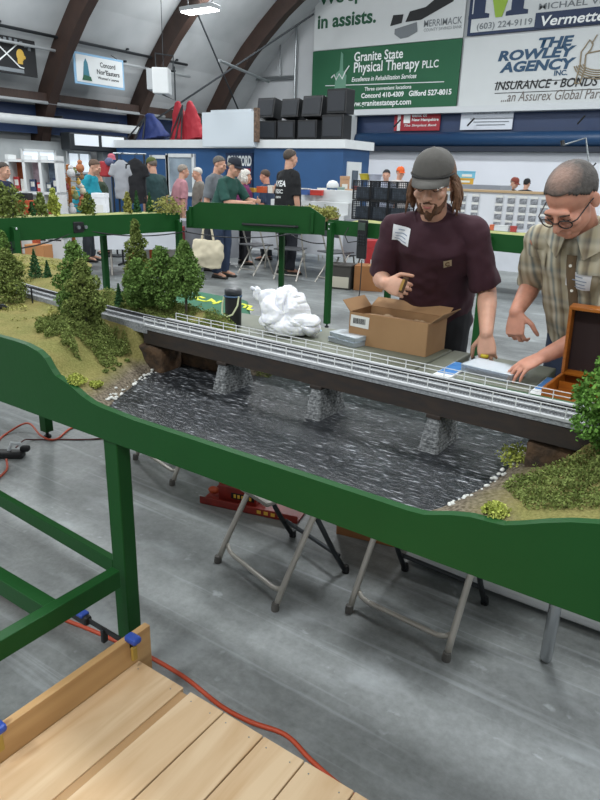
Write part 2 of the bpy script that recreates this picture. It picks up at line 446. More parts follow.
# ---- window openings in the side wall
for i, (ya, yb, za, zb) in enumerate(((13.1, 14.3, 1.35, 2.0), (14.8, 15.7, 1.35, 2.0))):
    t = MB(); yc, zc = (ya+yb)/2, (za+zb)/2
    for s in (-1, 1):
        t.box((-19.72, yc+s*(yb-ya)/2, zc), (.1, .07, zb-za+.07)); t.box((-19.72, yc, zc+s*(zb-za)/2), (.1, yb-ya, .07))
    t.box((-19.72, yc, zc), (.08, .05, zb-za))
    o = t.build('window_%d' % (i+1), white); tag(o, kind='structure')
    MB().box((-19.74, yc, zc), (.02, yb-ya, zb-za)).build('window_glass', mat('bright_window', '#dfe9f2', .2, emit=.7), o)
    me = o.children[0]; me.data.transform(Matrix.Translation(-o.location)); me.location = (0, 0, 0)

# ---- flags and banners
ink = mat('black_ink', '#191b1d', .6); navyink = mat('navy_ink', '#20304f', .6); whiteink = mat('white_ink', '#e6e9e8', .6); greyink = mat('grey_ink', '#70767a', .6)
greenink = mat('green_ink', '#175036', .6); gold = mat('gold_ink', '#b9973f', .6); redink = mat('red_ink', '#9c2430', .6)
bw = mat('banner_white', '#c9cdcd', .7, var=.03, vs=.8); bg = mat('banner_green', '#1d5a3b', .7, var=.05, vs=.8)
X = Vector((1, 0, 0)); Z = Vector((0, 0, 1)); Yv = Vector((0, 1, 0))
def strokes(mb, pts, r=.02, n=6): mb.tube(pts, r, n)
# side-wall flag (black with crossed sticks)
xs = -18.9
t = thing('club_flag', 'black banner with white crossed sticks and a gold head emblem', 'banner', (xs, 12.3, 4.0))
MB().box((xs, 12.2, 4.53), (.03, 2.3, .98)).build('cloth', mat('black_cloth', '#17181a', .8), t, True)
MB().tube([(xs+.03, 12.0, 4.25), (xs+.03, 12.75, 4.85)], .018, 6).tube([(xs+.03, 12.0, 4.85), (xs+.03, 12.78, 4.25), (xs+.03, 12.9, 4.24)], .018, 6).build('crossed_sticks', whiteink, t, True)
MB().ell((xs+.02, 12.83, 4.57), (.02, .13, .17)).box((xs+.02, 12.8, 4.4), (.03, .16, .12)).ell((xs+.02, 12.95, 4.53), (.02, .05, .05)).build('head_emblem', gold, t, True)
a = MB()
for k in range(10):
    an = R(20+14*k); a.box((xs+.02, 12.55-.95*math.cos(an)*.75, 4.55+.36*math.sin(an)+.03), (.01, .09, .1))
a.build('arched_lettering', greyink, t, True)
MB().box((xs+.02, 12.5, 4.15), (.01, .8, .1)).build('lower_lettering', greyink, t, True)
xs = -18.55
t = thing('league_banner', 'small white banner with a blue edge and a lighthouse emblem', 'banner', (xs, 15.4, 4.0))
MB().box((xs, 15.42, 4.46), (.03, 1.98, .9)).build('cloth', mat('banner_blue_edge', '#7fa6c4', .7), t, True)
MB().box((xs+.02, 15.42, 4.46), (.02, 1.84, .77)).build('white_field', bw, t, True)
YN = Vector((0, 1, 0))
for s, y0, z0, wd, ht in (('Concord', 15.42, 4.58, .62, .15), ("Nor'Easters", 15.28, 4.37, .92, .15), ("Women's League", 15.3, 4.2, .86, .11)):
    text('lettering', s, (xs+.035, y0, z0), YN, Z, wd, ht, ink, t, bold=.02)
MB().prism([(-.14, 0), (.14, 0), (.07, .5), (.0, .62), (-.07, .5)], (xs+.03, 14.86, 4.14), YN, Z, (.01, 0, 0)).build('lighthouse_emblem', mat('teal_ink', '#2f6c7d', .6), t, True)
MB().prism([(-.18, 0), (.2, 0), (.16, .12), (-.1, .16)], (xs+.042, 14.86, 4.13), YN, Z, (.008, 0, 0)).build('wave_emblem', greenink, t, True)
for yy in (14.6, 16.2):
    MB().tube([(xs, yy, 4.9), (xs-.6, yy, 5.2)], .008, 5).build('cord', dsteel, t, True)

EY = 23.9
def bpt(x, y): return on_y(x, y, EY)
def banner(label, x0, x1, z0, z1, m, border=None):
    t = thing('sponsor_banner', label, 'banner', ((x0+x1)/2, EY, z0), 0, 'sponsor banners on the end wall')
    MB().box(((x0+x1)/2, EY, (z0+z1)/2), (x1-x0, .04, z1-z0)).build('sheet', m, t, True)
    return t
def btext(t, s, px0, py0, px1, py1, m, shear=0.0, bold=0.02, part='lettering'):
    """letters whose lower left is px0,py0 and whose upper right is px1,py1 on the wall plane"""
    a = on_y(px0, py0, EY-.03); b = on_y(px1, py1, EY-.03)
    return text(part, s, a, X, Z, b.x-a.x, max(.05, b.z-on_y(px1, py0-(px1-px0)*.062, EY-.03).z), m, t, shear, bold)
EYF = EY-.03
t = banner('white banner reading We specialize in assists above the green banner', -15.95, -9.8, 6.12, 8.9, bw)
text('lettering', 'We specialize', bpt(319, 9)-Vector((0, .03, 0)), X, Z, 4.0, .5, greenink, t, bold=.03)
text('lettering', 'in assists.', bpt(318, 29.5)-Vector((0, .03, 0)), X, Z, 2.56, .46, greenink, t, bold=.03)
MB().prism([(-.9, -.28), (-.45, -.22), (-.4, .05), (-.8, .06)], bpt(414, 15)-Vector((0, .05, 0)), X, Z, (0, .02, 0)).build('stick_tip', ink, t, True)
MB().prism([(-.45, -.22), (.15, -.2), (1.3, .25), (1.6, .75), (1.3, .8), (.3, .18), (-.3, .1)], bpt(418, 14)-Vector((0, .05, 0)), X, Z, (0, .02, 0)).build('stick_blade', ink, t, True)
text('small_lettering', 'MERRIMACK', bpt(424, 27.5)-Vector((0, .03, 0)), X, Z, 1.42, .22, greyink, t, bold=.01)
text('small_lettering', 'COUNTY SAVINGS BANK', bpt(424, 32)-Vector((0, .03, 0)), X, Z, 1.42, .1, greyink, t)
MB().prism([(-.35, .05), (.5, .2), (.55, -.1), (.2, -.25), (-.1, -.28), (-.35, -.12)], bpt(404, 30)-Vector((0, .05, 0)), X, Z, (0, .02, 0)).build('shield_mark', greyink, t, True)
t = banner('dark green banner for Granite State Physical Therapy on the end wall', -15.98, -9.8, 3.93, 6.1, bg)
def gt(s, x, y, wd, ht, m=whiteink, sh=0, bo=.015): text('lettering', s, bpt(x, y)-Vector((0, .035, 0)), X, Z, wd, ht, m, t, sh, bo)
gt('Granite State', 354.5, 62, 2.05, .33); gt('Physical Therapy', 354, 76, 2.72, .46); gt('PLLC', 422.5, 68.5, .62, .25)
gt('Excellence in Rehabilitation Services', 352, 82, 2.72, .16, sh=.25); gt('Three convenient locations', 365, 91, 1.95, .13)
gt('Hooksett 485-8767', 317.5, 101, 1.7, .18, bo=.03); gt('Concord 410-4309', 361.5, 98.5, 1.8, .18, bo=.03); gt('Gilford 527-8015', 409, 96.5, 1.66, .19, bo=.03)
gt('www.granitestatept.com', 347, 108.5, 2.75, .25, bo=.02)
MB().box(bpt(382, 84)-Vector((0, .035, 0)), (5.0, .01, .025), Matrix.Rotation(R(1.0), 3, 'Y')).build('rule', whiteink, t, True)
MB().prism([(-.27, -.55), (.25, -.55), (.27, .1), (.1, .3), (.08, .85), (-.02, .95), (-.06, .3), (-.22, .2)], bpt(341, 79)-Vector((0, .045, 0)), X, Z, (0, .01, 0)).build('state_outline', mat('pale_green_ink', '#5f8c76', .6), t, True)
MB().tube([bpt(a, b)-Vector((0, .06, 0)) for a, b in ((332, 78), (335, 75), (337, 80), (340, 74), (343, 79), (346, 72), (350, 66))], .025, 6).build('pulse_line', whiteink, t, True)
t = banner('white banner for The Rowley Agency with navy letters', -9.72, -3.2, 3.93, 6.08, bw)
for s, x, y, wd, ht in (('THE', 538, 48.5, 1.1, .3), ('ROWLEY', 498, 61.8, 2.5, .32), ('AGENCY', 499.5, 73.3, 2.45, .33)):
    text('lettering', s, bpt(x, y)-Vector((0, .035, 0)), X, Z, wd, ht, mat('navy_letter', '#1f4664', .6), t, .18, .045)
text('lettering', 'INC.', bpt(554, 76)-Vector((0, .035, 0)), X, Z, .42, .16, mat('navy_letter', '#1f4664'), t, 0, .03)
text('lettering', 'INSURANCE \u2022 BONDS \u2022 BENEFITS', bpt(495, 90.5)-Vector((0, .035, 0)), X, Z, 5.0, .27, ink, t, .2, .02)
text('lettering', '...an Assurex Global Partner', bpt(501, 102)-Vector((0, .035, 0)), X, Z, 3.7, .3, mat('brown_ink', '#6a625c', .6), t, .2, 0)
for py in (83.5, 93.5):
    a = bpt(495, py+ (0 if py < 90 else 0)); MB().box((a.x+2.5, EY-.03, a.z), (5.0, .01, .02)).build('rule', ink, t, True)
tan = mat('tan_ink', '#8f8066', .6)
e = MB(); c = bpt(590, 62)-Vector((0, .05, 0))
for k in range(5):
    e.tube([c+X*(.55*math.cos(R(a))*(1+.12*k)+.35)+Z*(-.02-.42*math.sin(R(a))*(.55+.15*k)) for a in range(10, 171, 16)], .018, 5)
e.tube([c+X*a+Z*b for a, b in ((-.35, -.6), (-.2, -.6), (-.12, -.2), (-.15, .2), (-.02, .35), (.02, .5), (-.1, .62), (-.2, .45), (-.3, .3), (-.28, -.1), (-.35, -.6))], .022, 5)
e.tube([c+X*a+Z*b for a, b in ((-.02, .5), (.1, .75), (.0, .55))], .018, 5)
e.tube([c+X*a+Z*b for a, b in ((-.1, .25), (.3, .3), (1.0, .32))], .02, 5)
e.build('bird_emblem', tan, t, True)
t = banner('white banner with a navy edge and a navy and green monogram', -9.66, -3.2, 6.15, 8.9, navyink)
MB().box((-6.36, EY-.03, 7.6), (6.36, .02, 2.72)).build('white_field', bw, t, True)
for s in (0, 1):
    q = bpt(479 if s == 0 else 517, 19 - s*4)-Vector((0, .06, 0))
    MB().prism([(-.36, 0), (.36, 0), (.36, .12), (.2, .16), (.2, 1.6), (-.2, 1.6), (-.2, .16), (-.36, .12)], q, X, Z, (0, .02, 0)).build('monogram_pillar', navyink, t, True)
q = bpt(499, 17.5)-Vector((0, .075, 0))
MB().prism([(-.55, 1.6), (-.1, 0), (.12, 0), (.6, 1.6), (.25, 1.6), (.02, .7), (-.2, 1.6)], q, X, Z, (0, .02, 0)).build('monogram_leaf', mat('leaf_ink', '#8fae3c', .6), t, True)
text('lettering', '(603) 224-9119', bpt(477, 32)-Vector((0, .06, 0)), X, Z, 1.85, .25, greyink, t, 0, .01)
text('lettering', 'MICHAEL VERMETTE', bpt(539, 10.5)-Vector((0, .06, 0)), X, Z, 3.3, .18, greyink, t, 0, .01)
q = bpt(536, 29.5); MB().box((q.x+1.9, EY-.06, q.z+.24), (3.9, .02, .44)).build('navy_strip', navyink, t, True)
text('lettering', 'VermetteOnline', bpt(541, 27)-Vector((0, .09, 0)), X, Z, 3.3, .3, whiteink, t, .15, .02)

# beam, blue band, padded roll, post on the end wall
tag(MB().box((-6.6, 23.6, 3.8), (17.0, .5, .2)).build('trim_10', mat('white_beam', '#c4c8ca', .6)), kind='structure')
tag(MB().box((-2.5, 23.85, 3.12), (23.2, .15, 1.16)).build('trim_11', navy), kind='structure')
tag(MB().box((-13.9, 23.3, 3.0), (.55, .5, 1.5)).build('trim_12', white), kind='structure')
tag(MB().box((-.2, 23.94, 1.22), (28.2, .08, 2.44)).build('baseboard_end', mat('white_wall_paint', '#e2e5ec', .6, var=.03, vs=.7)), kind='structure')
t = thing('padded_curtain_roll', 'long rolled blue curtain hanging below the blue band', 'curtain roll', (-2.5, 23.4, 2.5))
MB().tube([(-13.6, 23.6, 2.85), (9, 23.6, 2.85)], .24, 16).build('roll', mat('blue_vinyl', '#234468', .4), t, True, True)
MB().box((-2.3, 23.6, 2.53), (22.6, .2, .16)).build('bottom_flap', mat('dark_navy_vinyl', '#141f30', .5), t, True)
for x in (-11.8, -9.0, -5.4, -1.5):
    MB().tube([(x, 23.1, 3.25), (x+.12, 23.35, 3.5)], .03, 6).build('strap', blackm, t, True)
q0, q1 = on_y(394, 131, 23.7), on_y(441, 113, 23.7)
t = thing('bank_sign', 'red sign of the Bank of New Hampshire on the blue band', 'sign', (q0.x+.8, 23.7, q0.z))
MB().box(((q0.x+q1.x)/2, 23.7, (q0.z+q1.z)/2), (q1.x-q0.x, .05, q1.z-q0.z)).build('board', redink, t, True)
MB().box((q0.x+.2, 23.66, (q0.z+q1.z)/2), (.12, .02, q1.z-q0.z)).build('white_stripe', whiteink, t, True)
MB().box((q0.x+.52, 23.66, (q0.z+q1.z)/2+.12), (.26, .02, .3)).build('bank_mark', whiteink, t, True)
text('lettering', 'Bank of', (q0.x+.72, 23.66, q0.z+.46), X, Z, .6, .13, whiteink, t, 0, .03)
text('lettering', 'New Hampshire', (q0.x+.72, 23.66, q0.z+.29), X, Z, 1.05, .13, whiteink, t, 0, .03)
text('lettering', 'The Simplest Bank', (q0.x+.42, 23.66, q0.z+.12), X, Z, 1.3, .1, whiteink, t, .25, .01)
q0, q1 = on_y(460, 130, 23.7), on_y(514, 111.5, 23.7)
t = thing('notice_board', 'white notice board with small lettering on the blue band', 'sign', (q0.x+1, 23.7, q0.z))
MB().box(((q0.x+q1.x)/2, 23.7, (q0.z+q1.z)/2), (q1.x-q0.x, .05, q1.z-q0.z)).build('board', mat('board_white', '#d3d8e0', .6), t, True)
text('lettering', 'Davidson & Sons', (q0.x+.45, 23.66, q0.z+.5), X, Z, 1.25, .13, greyink, t)
for k in range(3): MB().box((q0.x+1.1, 23.66, q0.z+.35-.1*k), (1.5-.25*k, .01, .025)).build('small_lettering', greyink, t, True)

# ---- blue locker building in the corner
def lb(name, c, s, m=lockblue, par=None, bev=0): return MB().box(c, s, bev=bev).build(name, m, par, True)
t = thing('locker_building', 'blue block building with a white roof edge in the far corner', 'building', (-14.5, 17, 0))
lb('front_wall', (-11.15, 16.72, 1.1), (3.05, 1.44, 2.2), par=t)
lb('recessed_wall', (-16.0, 17.4, 1.1), (6.9, 2.2, 2.2), par=t)
lb('roof_edge', (-11.12, 16.7, 2.31), (3.2, 1.6, .22), white, t)
lb('roof_edge', (-16.0, 17.35, 2.33), (6.8, 2.35, .24), white, t)
def window(par, x, y, z0, wd, ht, pane):
    f = MB()
    for s in (-1, 1):
        f.box((x+s*wd/2, y-.03, z0+ht/2), (.11, .08, ht+.11)); f.box((x, y-.03, z0+(ht if s > 0 else 0)), (wd, .08, .11))
    fo = f.build('window', white, par, True)
    lb('pane', (x, y-.01, z0+ht/2), (wd, .03, ht), pane, fo)
for px, wd in ((161, .75), (182, 1.15)):
    q = on_y(px, 172, 16.3); window(t, q.x, 16.28, .75 if wd < 1 else .8, wd, 1.18, lockblue if wd < 1 else mat('office_pane', '#8d9aa5', .15, var=.35, vs=1.2))
q = on_x(354.5, 160, -9.6)
d = MB().box((-9.6, q.y, 1.0), (.06, .72, 1.75)).build('door', white, t, True)
lb('door_pane', (-9.555, q.y, 1.18), (.02, .3, .95), mat('dark_pane', '#45535f', .2), d)
sg = on_y(239, 165, 16.25)
s0 = MB().box((sg.x, 16.26, 1.35), (1.05, .03, 1.45)).build('club_sign', navy, t, True)
text('lettering', 'CONCORD', (sg.x-.45, 16.23, 1.7), X, Z, .95, .3, whiteink, s0, 0, .05)
text('lettering', 'ICE', (sg.x-.05, 16.23, 1.2), X, Z, .52, .44, redink, s0, 0, .07)
text('lettering', 'DEN', (sg.x+.05, 16.23, .78), X, Z, .42, .26, whiteink, s0, 0, .05)
# things on the roof: white board, loudspeakers, folded canopies
q = on_y(230, 147, 15.85)
t = thing('white_panel', 'big blank white panel standing on the locker building roof edge', 'panel', (q.x, 15.8, 2.2))
MB().box((q.x, 15.8, 2.7), (2.0, .12, .95), bev=.01).build('board', mat('panel_white', '#ced6dc', .5), t, True)
MB().box((q.x+.1, 15.8, 3.2), (1.5, .1, .06)).build('top_strip', mat('panel_white', '#ced6dc', .5), t, True)
MB().box((q.x+1.05, 15.79, 2.8), (.08, .18, .9)).build('end_stack', mat('brown_edge', '#6b5647', .7, var=.5, vs=14), t, True)
def speaker(x, y, z, wd, ht, rz, label, tilt=0.0):
    t = thing('loudspeaker', label, 'loudspeaker', (x, y, z), rz, 'loudspeakers on the locker building roof')
    rx = Matrix.Rotation(R(tilt), 3, 'X')
    MB().box((0, 0, ht/2), (wd, .45, ht), rx, bev=.02).build('cabinet', black, t)
    g = MB(); a = rx @ Vector((0, -.235, 0)); g.box((a.x, a.y, ht/2+a.z), (wd*.86, .02, ht*.8), rx, bev=.008)
    g.build('grille', mat('speaker_grille', '#2b2e33', .6, bump=.3, bs=60), t)
    return t
SP = [(272, 139, .62, .5, 'low loudspeaker at the left end of the row on the locker roof', 0), (290, 139, .62, .5, 'second low loudspeaker from the left on the locker roof', 0), (311, 139, .66, .5, 'third low loudspeaker from the left on the locker roof', 0), (336, 140, .7, .62, 'bottom loudspeaker at the right end of the locker roof', 0),
      (270, 120, .62, .55, 'tilted loudspeaker stacked at the left end of the locker roof', -10), (294, 121, .6, .5, 'tilted loudspeaker stacked second from the left on the locker roof', -10), (316, 120, .66, .55, 'tilted loudspeaker stacked third from the left on the locker roof', -10), (340, 118, .62, .62, 'square loudspeaker stacked at the right end of the locker roof', 0)]
for px, py, wd, ht, lab, tl in SP:
    q = on_y(px, py, 16.5); low = py > 130
    speaker(q.x, 16.5, 2.455 if low else (2.99 if px < 330 else 3.09), wd, ht, 0, lab, tl)
def folded(px, py, wd, ht, m, label, rz, y=16.6, tips=1):
    q = on_y(px, py, y); t = thing('folded_canopy', label, 'canopy', (q.x, y, 2.47), rz)
    a = MB()
    for k in range(tips):
        dx = (k-(tips-1)/2)*wd*.42
        a.lathe([(wd*.42, 0), (wd*.34, ht*.25), (wd*.17, ht*.75), (wd*.1, ht), (.02, ht*1.03)], (dx, 0, 0), 10, Matrix.Rotation(R(-8), 3, 'Y'), 1, .5)
    link(remesh(a, .03, 3, .04, 3), 'cloth', m, t)
    a = MB()
    for k in range(3): a.tube([(-wd*.4+k*wd*.2, -wd*.24, .02), (-wd*.1, -wd*.06, ht*.9)], .025, 6)
    a.build('pole', dsteel, t)
folded(153, 139, 1.9, .8, mat('blue_canvas', '#1e2f66', .7), 'folded blue canopy heap at the left end of the locker roof', 0)
folded(188, 138, 1.3, 1.15, mat('red_canvas', '#9e1f2d', .7), 'folded red canopy with two points on the locker roof', 0, 16.7, 2)
# grey column left of the locker building
tag(MB().box((-19.55, 16.2, 1.2), (.35, .35, 2.4)).build('trim_13', mat('grey_column', '#9aa0a3', .7)), kind='structure')

# ================================================================== the nearest railway module
def sstep(a, b, x):
    t = np.clip((x-a)/(b-a), 0, 1); return t*t*(3-2*t)
MODY = 1.06
PROF = [(-3.7, 1.018), (-1.74, 1.018), (-1.68, 1.016), (-1.622, 1.006), (-1.59, .99), (-1.566, .962), (-1.549, .946), (-1.52, .94), (-1.473, .925), (-1.436, .909), (-1.40, .899), (-1.362, .894), (-1.234, .888), (-.8, .887), (-.45, .886), (-.42, .888), (-.368, .905), (-.33, .914), (-.29, .916), (-.268, .918), (-.24, .929), (-.197, .948), (-.16, .962), (-.116, .974), (-.04, .992), (.1, 1.01), (.7, 1.02)]
def prof(x): return np.interp(x, [p[0] for p in PROF], [p[1] for p in PROF])
def yc(x):
    x = np.asarray(x, float); d = -1.5-x
    return np.where(x < -1.5, 1.46+.06*d+.05*d*d, 1.46-.035*(x+1.5))
def terrain(x, y):
    x = np.asarray(x, float); y = np.asarray(y, float)
    xs = -1.395-.13*sstep(1.08, 1.42, y)+.32*sstep(1.53, 1.6, y)
    d = xs-x
    zl = np.interp(d, [-.2, -.02, 0, .03, .09, .15, .185, .21, .25, 5], [.83, .868, .882, .9, .922, .94, .965, .99, 1.008, 1.012])
    # hill with undergrowth in front of the track, rising back slope behind it
    zl = zl + .035*np.exp(-(((x+1.69)/.13)**2+((y-1.29)/.1)**2))*sstep(.05, .2, d)
    back = np.interp(x, [-3.4, -2.6, -2.1, -1.68, -1.4, -1.25, -1.18], [1.015, 1.03, 1.085, 1.058, 1.028, .99, .95])
    zl = zl + (back-1.012)*sstep(.08, .24, y-yc(x))*sstep(-.02, .1, d)
    xr = -.405+.045*sstep(1.08, 1.35, y)
    e = x-xr
    zr = np.interp(e, [-.2, -.02, 0, .03, .1, .17, .23, .31, .42, 2], [.83, .866, .882, .9, .916, .932, .948, .972, 1.0, 1.02])
    zr = zr + .06*np.exp(-(((x+.06)/.15)**2+((y-1.31)/.12)**2))
    z = np.where(x < -.9, zl, zr)
    # beside the fascia the ground meets its top edge
    k = 1-sstep(1.08, 1.16, y)
    z = np.where((x < -1.38) | (x > -.43), z*(1-k)+(prof(x)-.004)*k, z)
    # level bed under the track on land
    b = 1-sstep(.05, .085, np.abs(y-yc(x)))
    land = np.where(x < -.9, sstep(.02, .1, d), sstep(.1, .2, e))
    z = z*(1-b*land)+1.018*b*land
    return z
def rough(x, y): return .004*noise.noise(Vector((x*18, y*18, 0)))+.002*noise.noise(Vector((x*60, y*60, 3)))
turf = mat('scatter_turf', '#8a7c45', .95, vs=26, alt='#6d6a34', detail=9, bump=.7, bs=260)
sand = mat('bare_earth', '#776345', .95, vs=40, alt='#5e4f3a', detail=8, bump=.7, bs=260)
mod = thing('railway_module', 'nearest model railway module with green fascia, black river and long bridge', 'model railway module', (-1.345, 1.065, 0))
poly = PROF + [(.7, .79), (-3.7, .815)]
MB().prism(poly, (0, MODY, 0), (1, 0, 0), (0, 0, 1), (0, .02, 0)).build('front_fascia', green, mod, True)
MB().box((-1.0, 1.69, .90), (3.2, .02, .14)).build('back_panel', green, mod, True)
a = MB(); a.box((-1.0, 1.375, .845), (3.4, .6, .02)); a.prism([(-3.7, 1.085), (-2.7, 1.085), (-2.7, 1.68), (-2.7, 1.9), (-2.95, 2.35), (-3.7, 2.6)], (0, 0, .835), (1, 0, 0), (0, 1, 0), (0, 0, .02))
a.build('base_board', mat('raw_plywood', '#8b7247', .8), mod, True)
def patch(name, x0, x1, y0, y1f, nu, nv, m):
    vs = []; fs = []
    for i in range(nu):
        x = x0+(x1-x0)*i/(nu-1); y1 = y1f(x)
        for j in range(nv):
            y = y0+(y1-y0)*j/(nv-1); vs.append((x, y, float(terrain(x, y))+rough(x, y)))
    fs = [(i*nv+j, (i+1)*nv+j, (i+1)*nv+j+1, i*nv+j+1) for i in range(nu-1) for j in range(nv-1)]
    b = MB(); b._add(vs, fs); return b.build(name, m, mod, True, True)
def ground_mat():
    m = bpy.data.materials.new('model_ground'); m.use_nodes = True; nt = m.node_tree; N = nt.nodes; L = nt.links; p = N['Principled BSDF']
    p.inputs['Roughness'].default_value = .95; p.inputs['Specular IOR Level'].default_value = .1
    tc = N.new('ShaderNodeTexCoord')
    def nz(sc, det=8):
        n = N.new('ShaderNodeTexNoise'); n.inputs['Scale'].default_value = sc; n.inputs['Detail'].default_value = det; L.new(tc.outputs['Object'], n.inputs['Vector']); return n.outputs['Fac']
    def ramp(f, c0, c1, a, b):
        r = N.new('ShaderNodeValToRGB'); r.color_ramp.elements[0].color = (*lin(c0), 1); r.color_ramp.elements[1].color = (*lin(c1), 1); r.color_ramp.elements[0].position = a; r.color_ramp.elements[1].position = b; L.new(f, r.inputs[0]); return r.outputs[0]
    base = ramp(nz(9), '#837b4c', '#6a6f3d', .38, .66)
    fine = ramp(nz(170, 4), '#58532f', '#a89d66', .3, .72)
    mx = N.new('ShaderNodeMix'); mx.data_type = 'RGBA'; mx.inputs[0].default_value = .4; L.new(base, mx.inputs[6]); L.new(fine, mx.inputs[7])
    # low ground by the river is bare grey-brown gravel
    sp = N.new('ShaderNodeSeparateXYZ'); L.new(tc.outputs['Object'], sp.inputs[0])
    mr = N.new('ShaderNodeMapRange'); mr.inputs[1].default_value = .90; mr.inputs[2].default_value = .925; L.new(sp.outputs[2], mr.inputs[0])
    grav = ramp(nz(120, 5), '#4d453a', '#8a8070', .35, .7)
    m2 = N.new('ShaderNodeMix'); m2.data_type = 'RGBA'; L.new(mr.outputs[0], m2.inputs[0]); L.new(grav, m2.inputs[6]); L.new(mx.outputs[2], m2.inputs[7])
    L.new(m2.outputs[2], p.inputs['Base Color'])
    b = N.new('ShaderNodeBump'); b.inputs['Strength'].default_value = .7; b.inputs['Distance'].default_value = .004; L.new(nz(280, 4), b.inputs['Height']); L.new(b.outputs[0], p.inputs['Normal'])
    return m
gm = ground_mat()
def yback(x): return 1.68 if x > -2.25 else 1.68+.62*float(sstep(2.25, 3.0, -x))
patch('left_bank', -3.6, -1.12, 1.08, yback, 170, 60, gm)
patch('right_bank', -.50, .68, 1.08, lambda x: 1.68, 90, 48, gm)
# river: rippled black resin with dry-brushed pale wave crests
def river_mat():
    m = bpy.data.materials.new('painted_river'); m.use_nodes = True; nt = m.node_tree; N = nt.nodes; L = nt.links; p = N['Principled BSDF']
    p.inputs['Roughness'].default_value = .3
    tc = N.new('ShaderNodeTexCoord')
    mp = N.new('ShaderNodeMapping'); mp.inputs['Rotation'].default_value = (0, 0, R(12)); mp.inputs['Scale'].default_value = (24, 150, 1); L.new(tc.outputs['Object'], mp.inputs[0])
    n = N.new('ShaderNodeTexNoise'); n.inputs['Scale'].default_value = 1.0; n.inputs['Detail'].default_value = 6; n.inputs['Roughness'].default_value = .62; n.inputs['Distortion'].default_value = .5; L.new(mp.outputs[0], n.inputs['Vector'])
    mp2 = N.new('ShaderNodeMapping'); mp2.inputs['Rotation'].default_value = (0, 0, R(-16)); mp2.inputs['Scale'].default_value = (36, 170, 1); L.new(tc.outputs['Object'], mp2.inputs[0])
    n2 = N.new('ShaderNodeTexNoise'); n2.inputs['Scale'].default_value = 1.0; n2.inputs['Detail'].default_value = 5; L.new(mp2.outputs[0], n2.inputs['Vector'])
    ad = N.new('ShaderNodeMath'); ad.operation = 'ADD'; L.new(n.outputs['Fac'], ad.inputs[0]); L.new(n2.outputs['Fac'], ad.inputs[1])
    r = N.new('ShaderNodeValToRGB'); e = r.color_ramp.elements; e[0].position = .47; e[0].color = (*lin('#1b1d20'), 1); e[1].position = .635; e[1].color = (*lin('#d5d8dd'), 1)
    q = e.new(.56); q.color = (*lin('#33383d'), 1)
    hf = N.new('ShaderNodeMath'); hf.operation = 'MULTIPLY'; hf.inputs[1].default_value = .5; L.new(ad.outputs[0], hf.inputs[0]); L.new(hf.outputs[0], r.inputs[0])
    lo = N.new('ShaderNodeTexNoise'); lo.inputs['Scale'].default_value = 5; lo.inputs['Detail'].default_value = 3; L.new(tc.outputs['Object'], lo.inputs['Vector'])
    lr = N.new('ShaderNodeMapRange'); lr.inputs[1].default_value = .36; lr.inputs[2].default_value = .62; lr.inputs[3].default_value = .3; lr.inputs[4].default_value = 1.0; L.new(lo.outputs['Fac'], lr.inputs[0])
    lm = N.new('ShaderNodeMix'); lm.data_type = 'RGBA'; lm.inputs[6].default_value = (*lin('#1d2023'), 1); L.new(lr.outputs[0], lm.inputs[0]); L.new(r.outputs[0], lm.inputs[7]); L.new(lm.outputs[2], p.inputs['Base Color'])
    b = N.new('ShaderNodeBump'); b.inputs['Strength'].default_value = .8; b.inputs['Distance'].default_value = .004; L.new(ad.outputs[0], b.inputs['Height']); L.new(b.outputs[0], p.inputs['Normal'])
    return m
MB().box((-.94, 1.38, .8685), (1.3, .6, .027)).build('river', river_mat(), mod, True)
# white rocks and foam along both shores
rk = MB()
def stones(pts, n, r0=.004, r1=.009):
    for k in range(n):
        t = random.random()*(len(pts)-1); i = int(t); a = Vector(pts[i]).lerp(Vector(pts[i+1]), t-i)
        x, y = a.x+random.gauss(0, .006), a.y+random.gauss(0, .006)
        r = random.uniform(r0, r1); rk.ell((x, y, max(.883, float(terrain(x, y)))+r*.3), (r*random.uniform(.8, 1.5), r, r*.7), rotz(random.random()*3).to_3x3(), 7, 5)
stones([(-1.40, 1.11, 0), (-1.43, 1.18, 0), (-1.5, 1.33, 0), (-1.53, 1.42, 0)], 46, .0022, .0058)
stones([(-.40, 1.11, 0), (-.38, 1.2, 0), (-.36, 1.33, 0), (-.36, 1.4, 0)], 30, .0022, .0058)
tag(rk.build('shore_stones', mat('white_stone', '#c9cac4', .8, var=.15, vs=60), mod, True, True), kind='stuff')
# rock abutments under the bridge ends
for (x, y, sx, sy, sz) in ((-1.56, 1.46, .13, .11, .1), (-1.42, 1.57, .24, .07, .09), (-.245, 1.44, .17, .13, .09)):
    a = MB(); a.box((x, y, .965-sz/2), (sx, sy, sz), rotz(R(6)).to_3x3(), bev=.012)
    link(remesh(a, .008, 1, .006, 25), 'abutment', mat('brown_rock', '#5d4630', .9, vs=30, alt='#2f261d', detail=8, bump=.5, bs=90), mod, True)

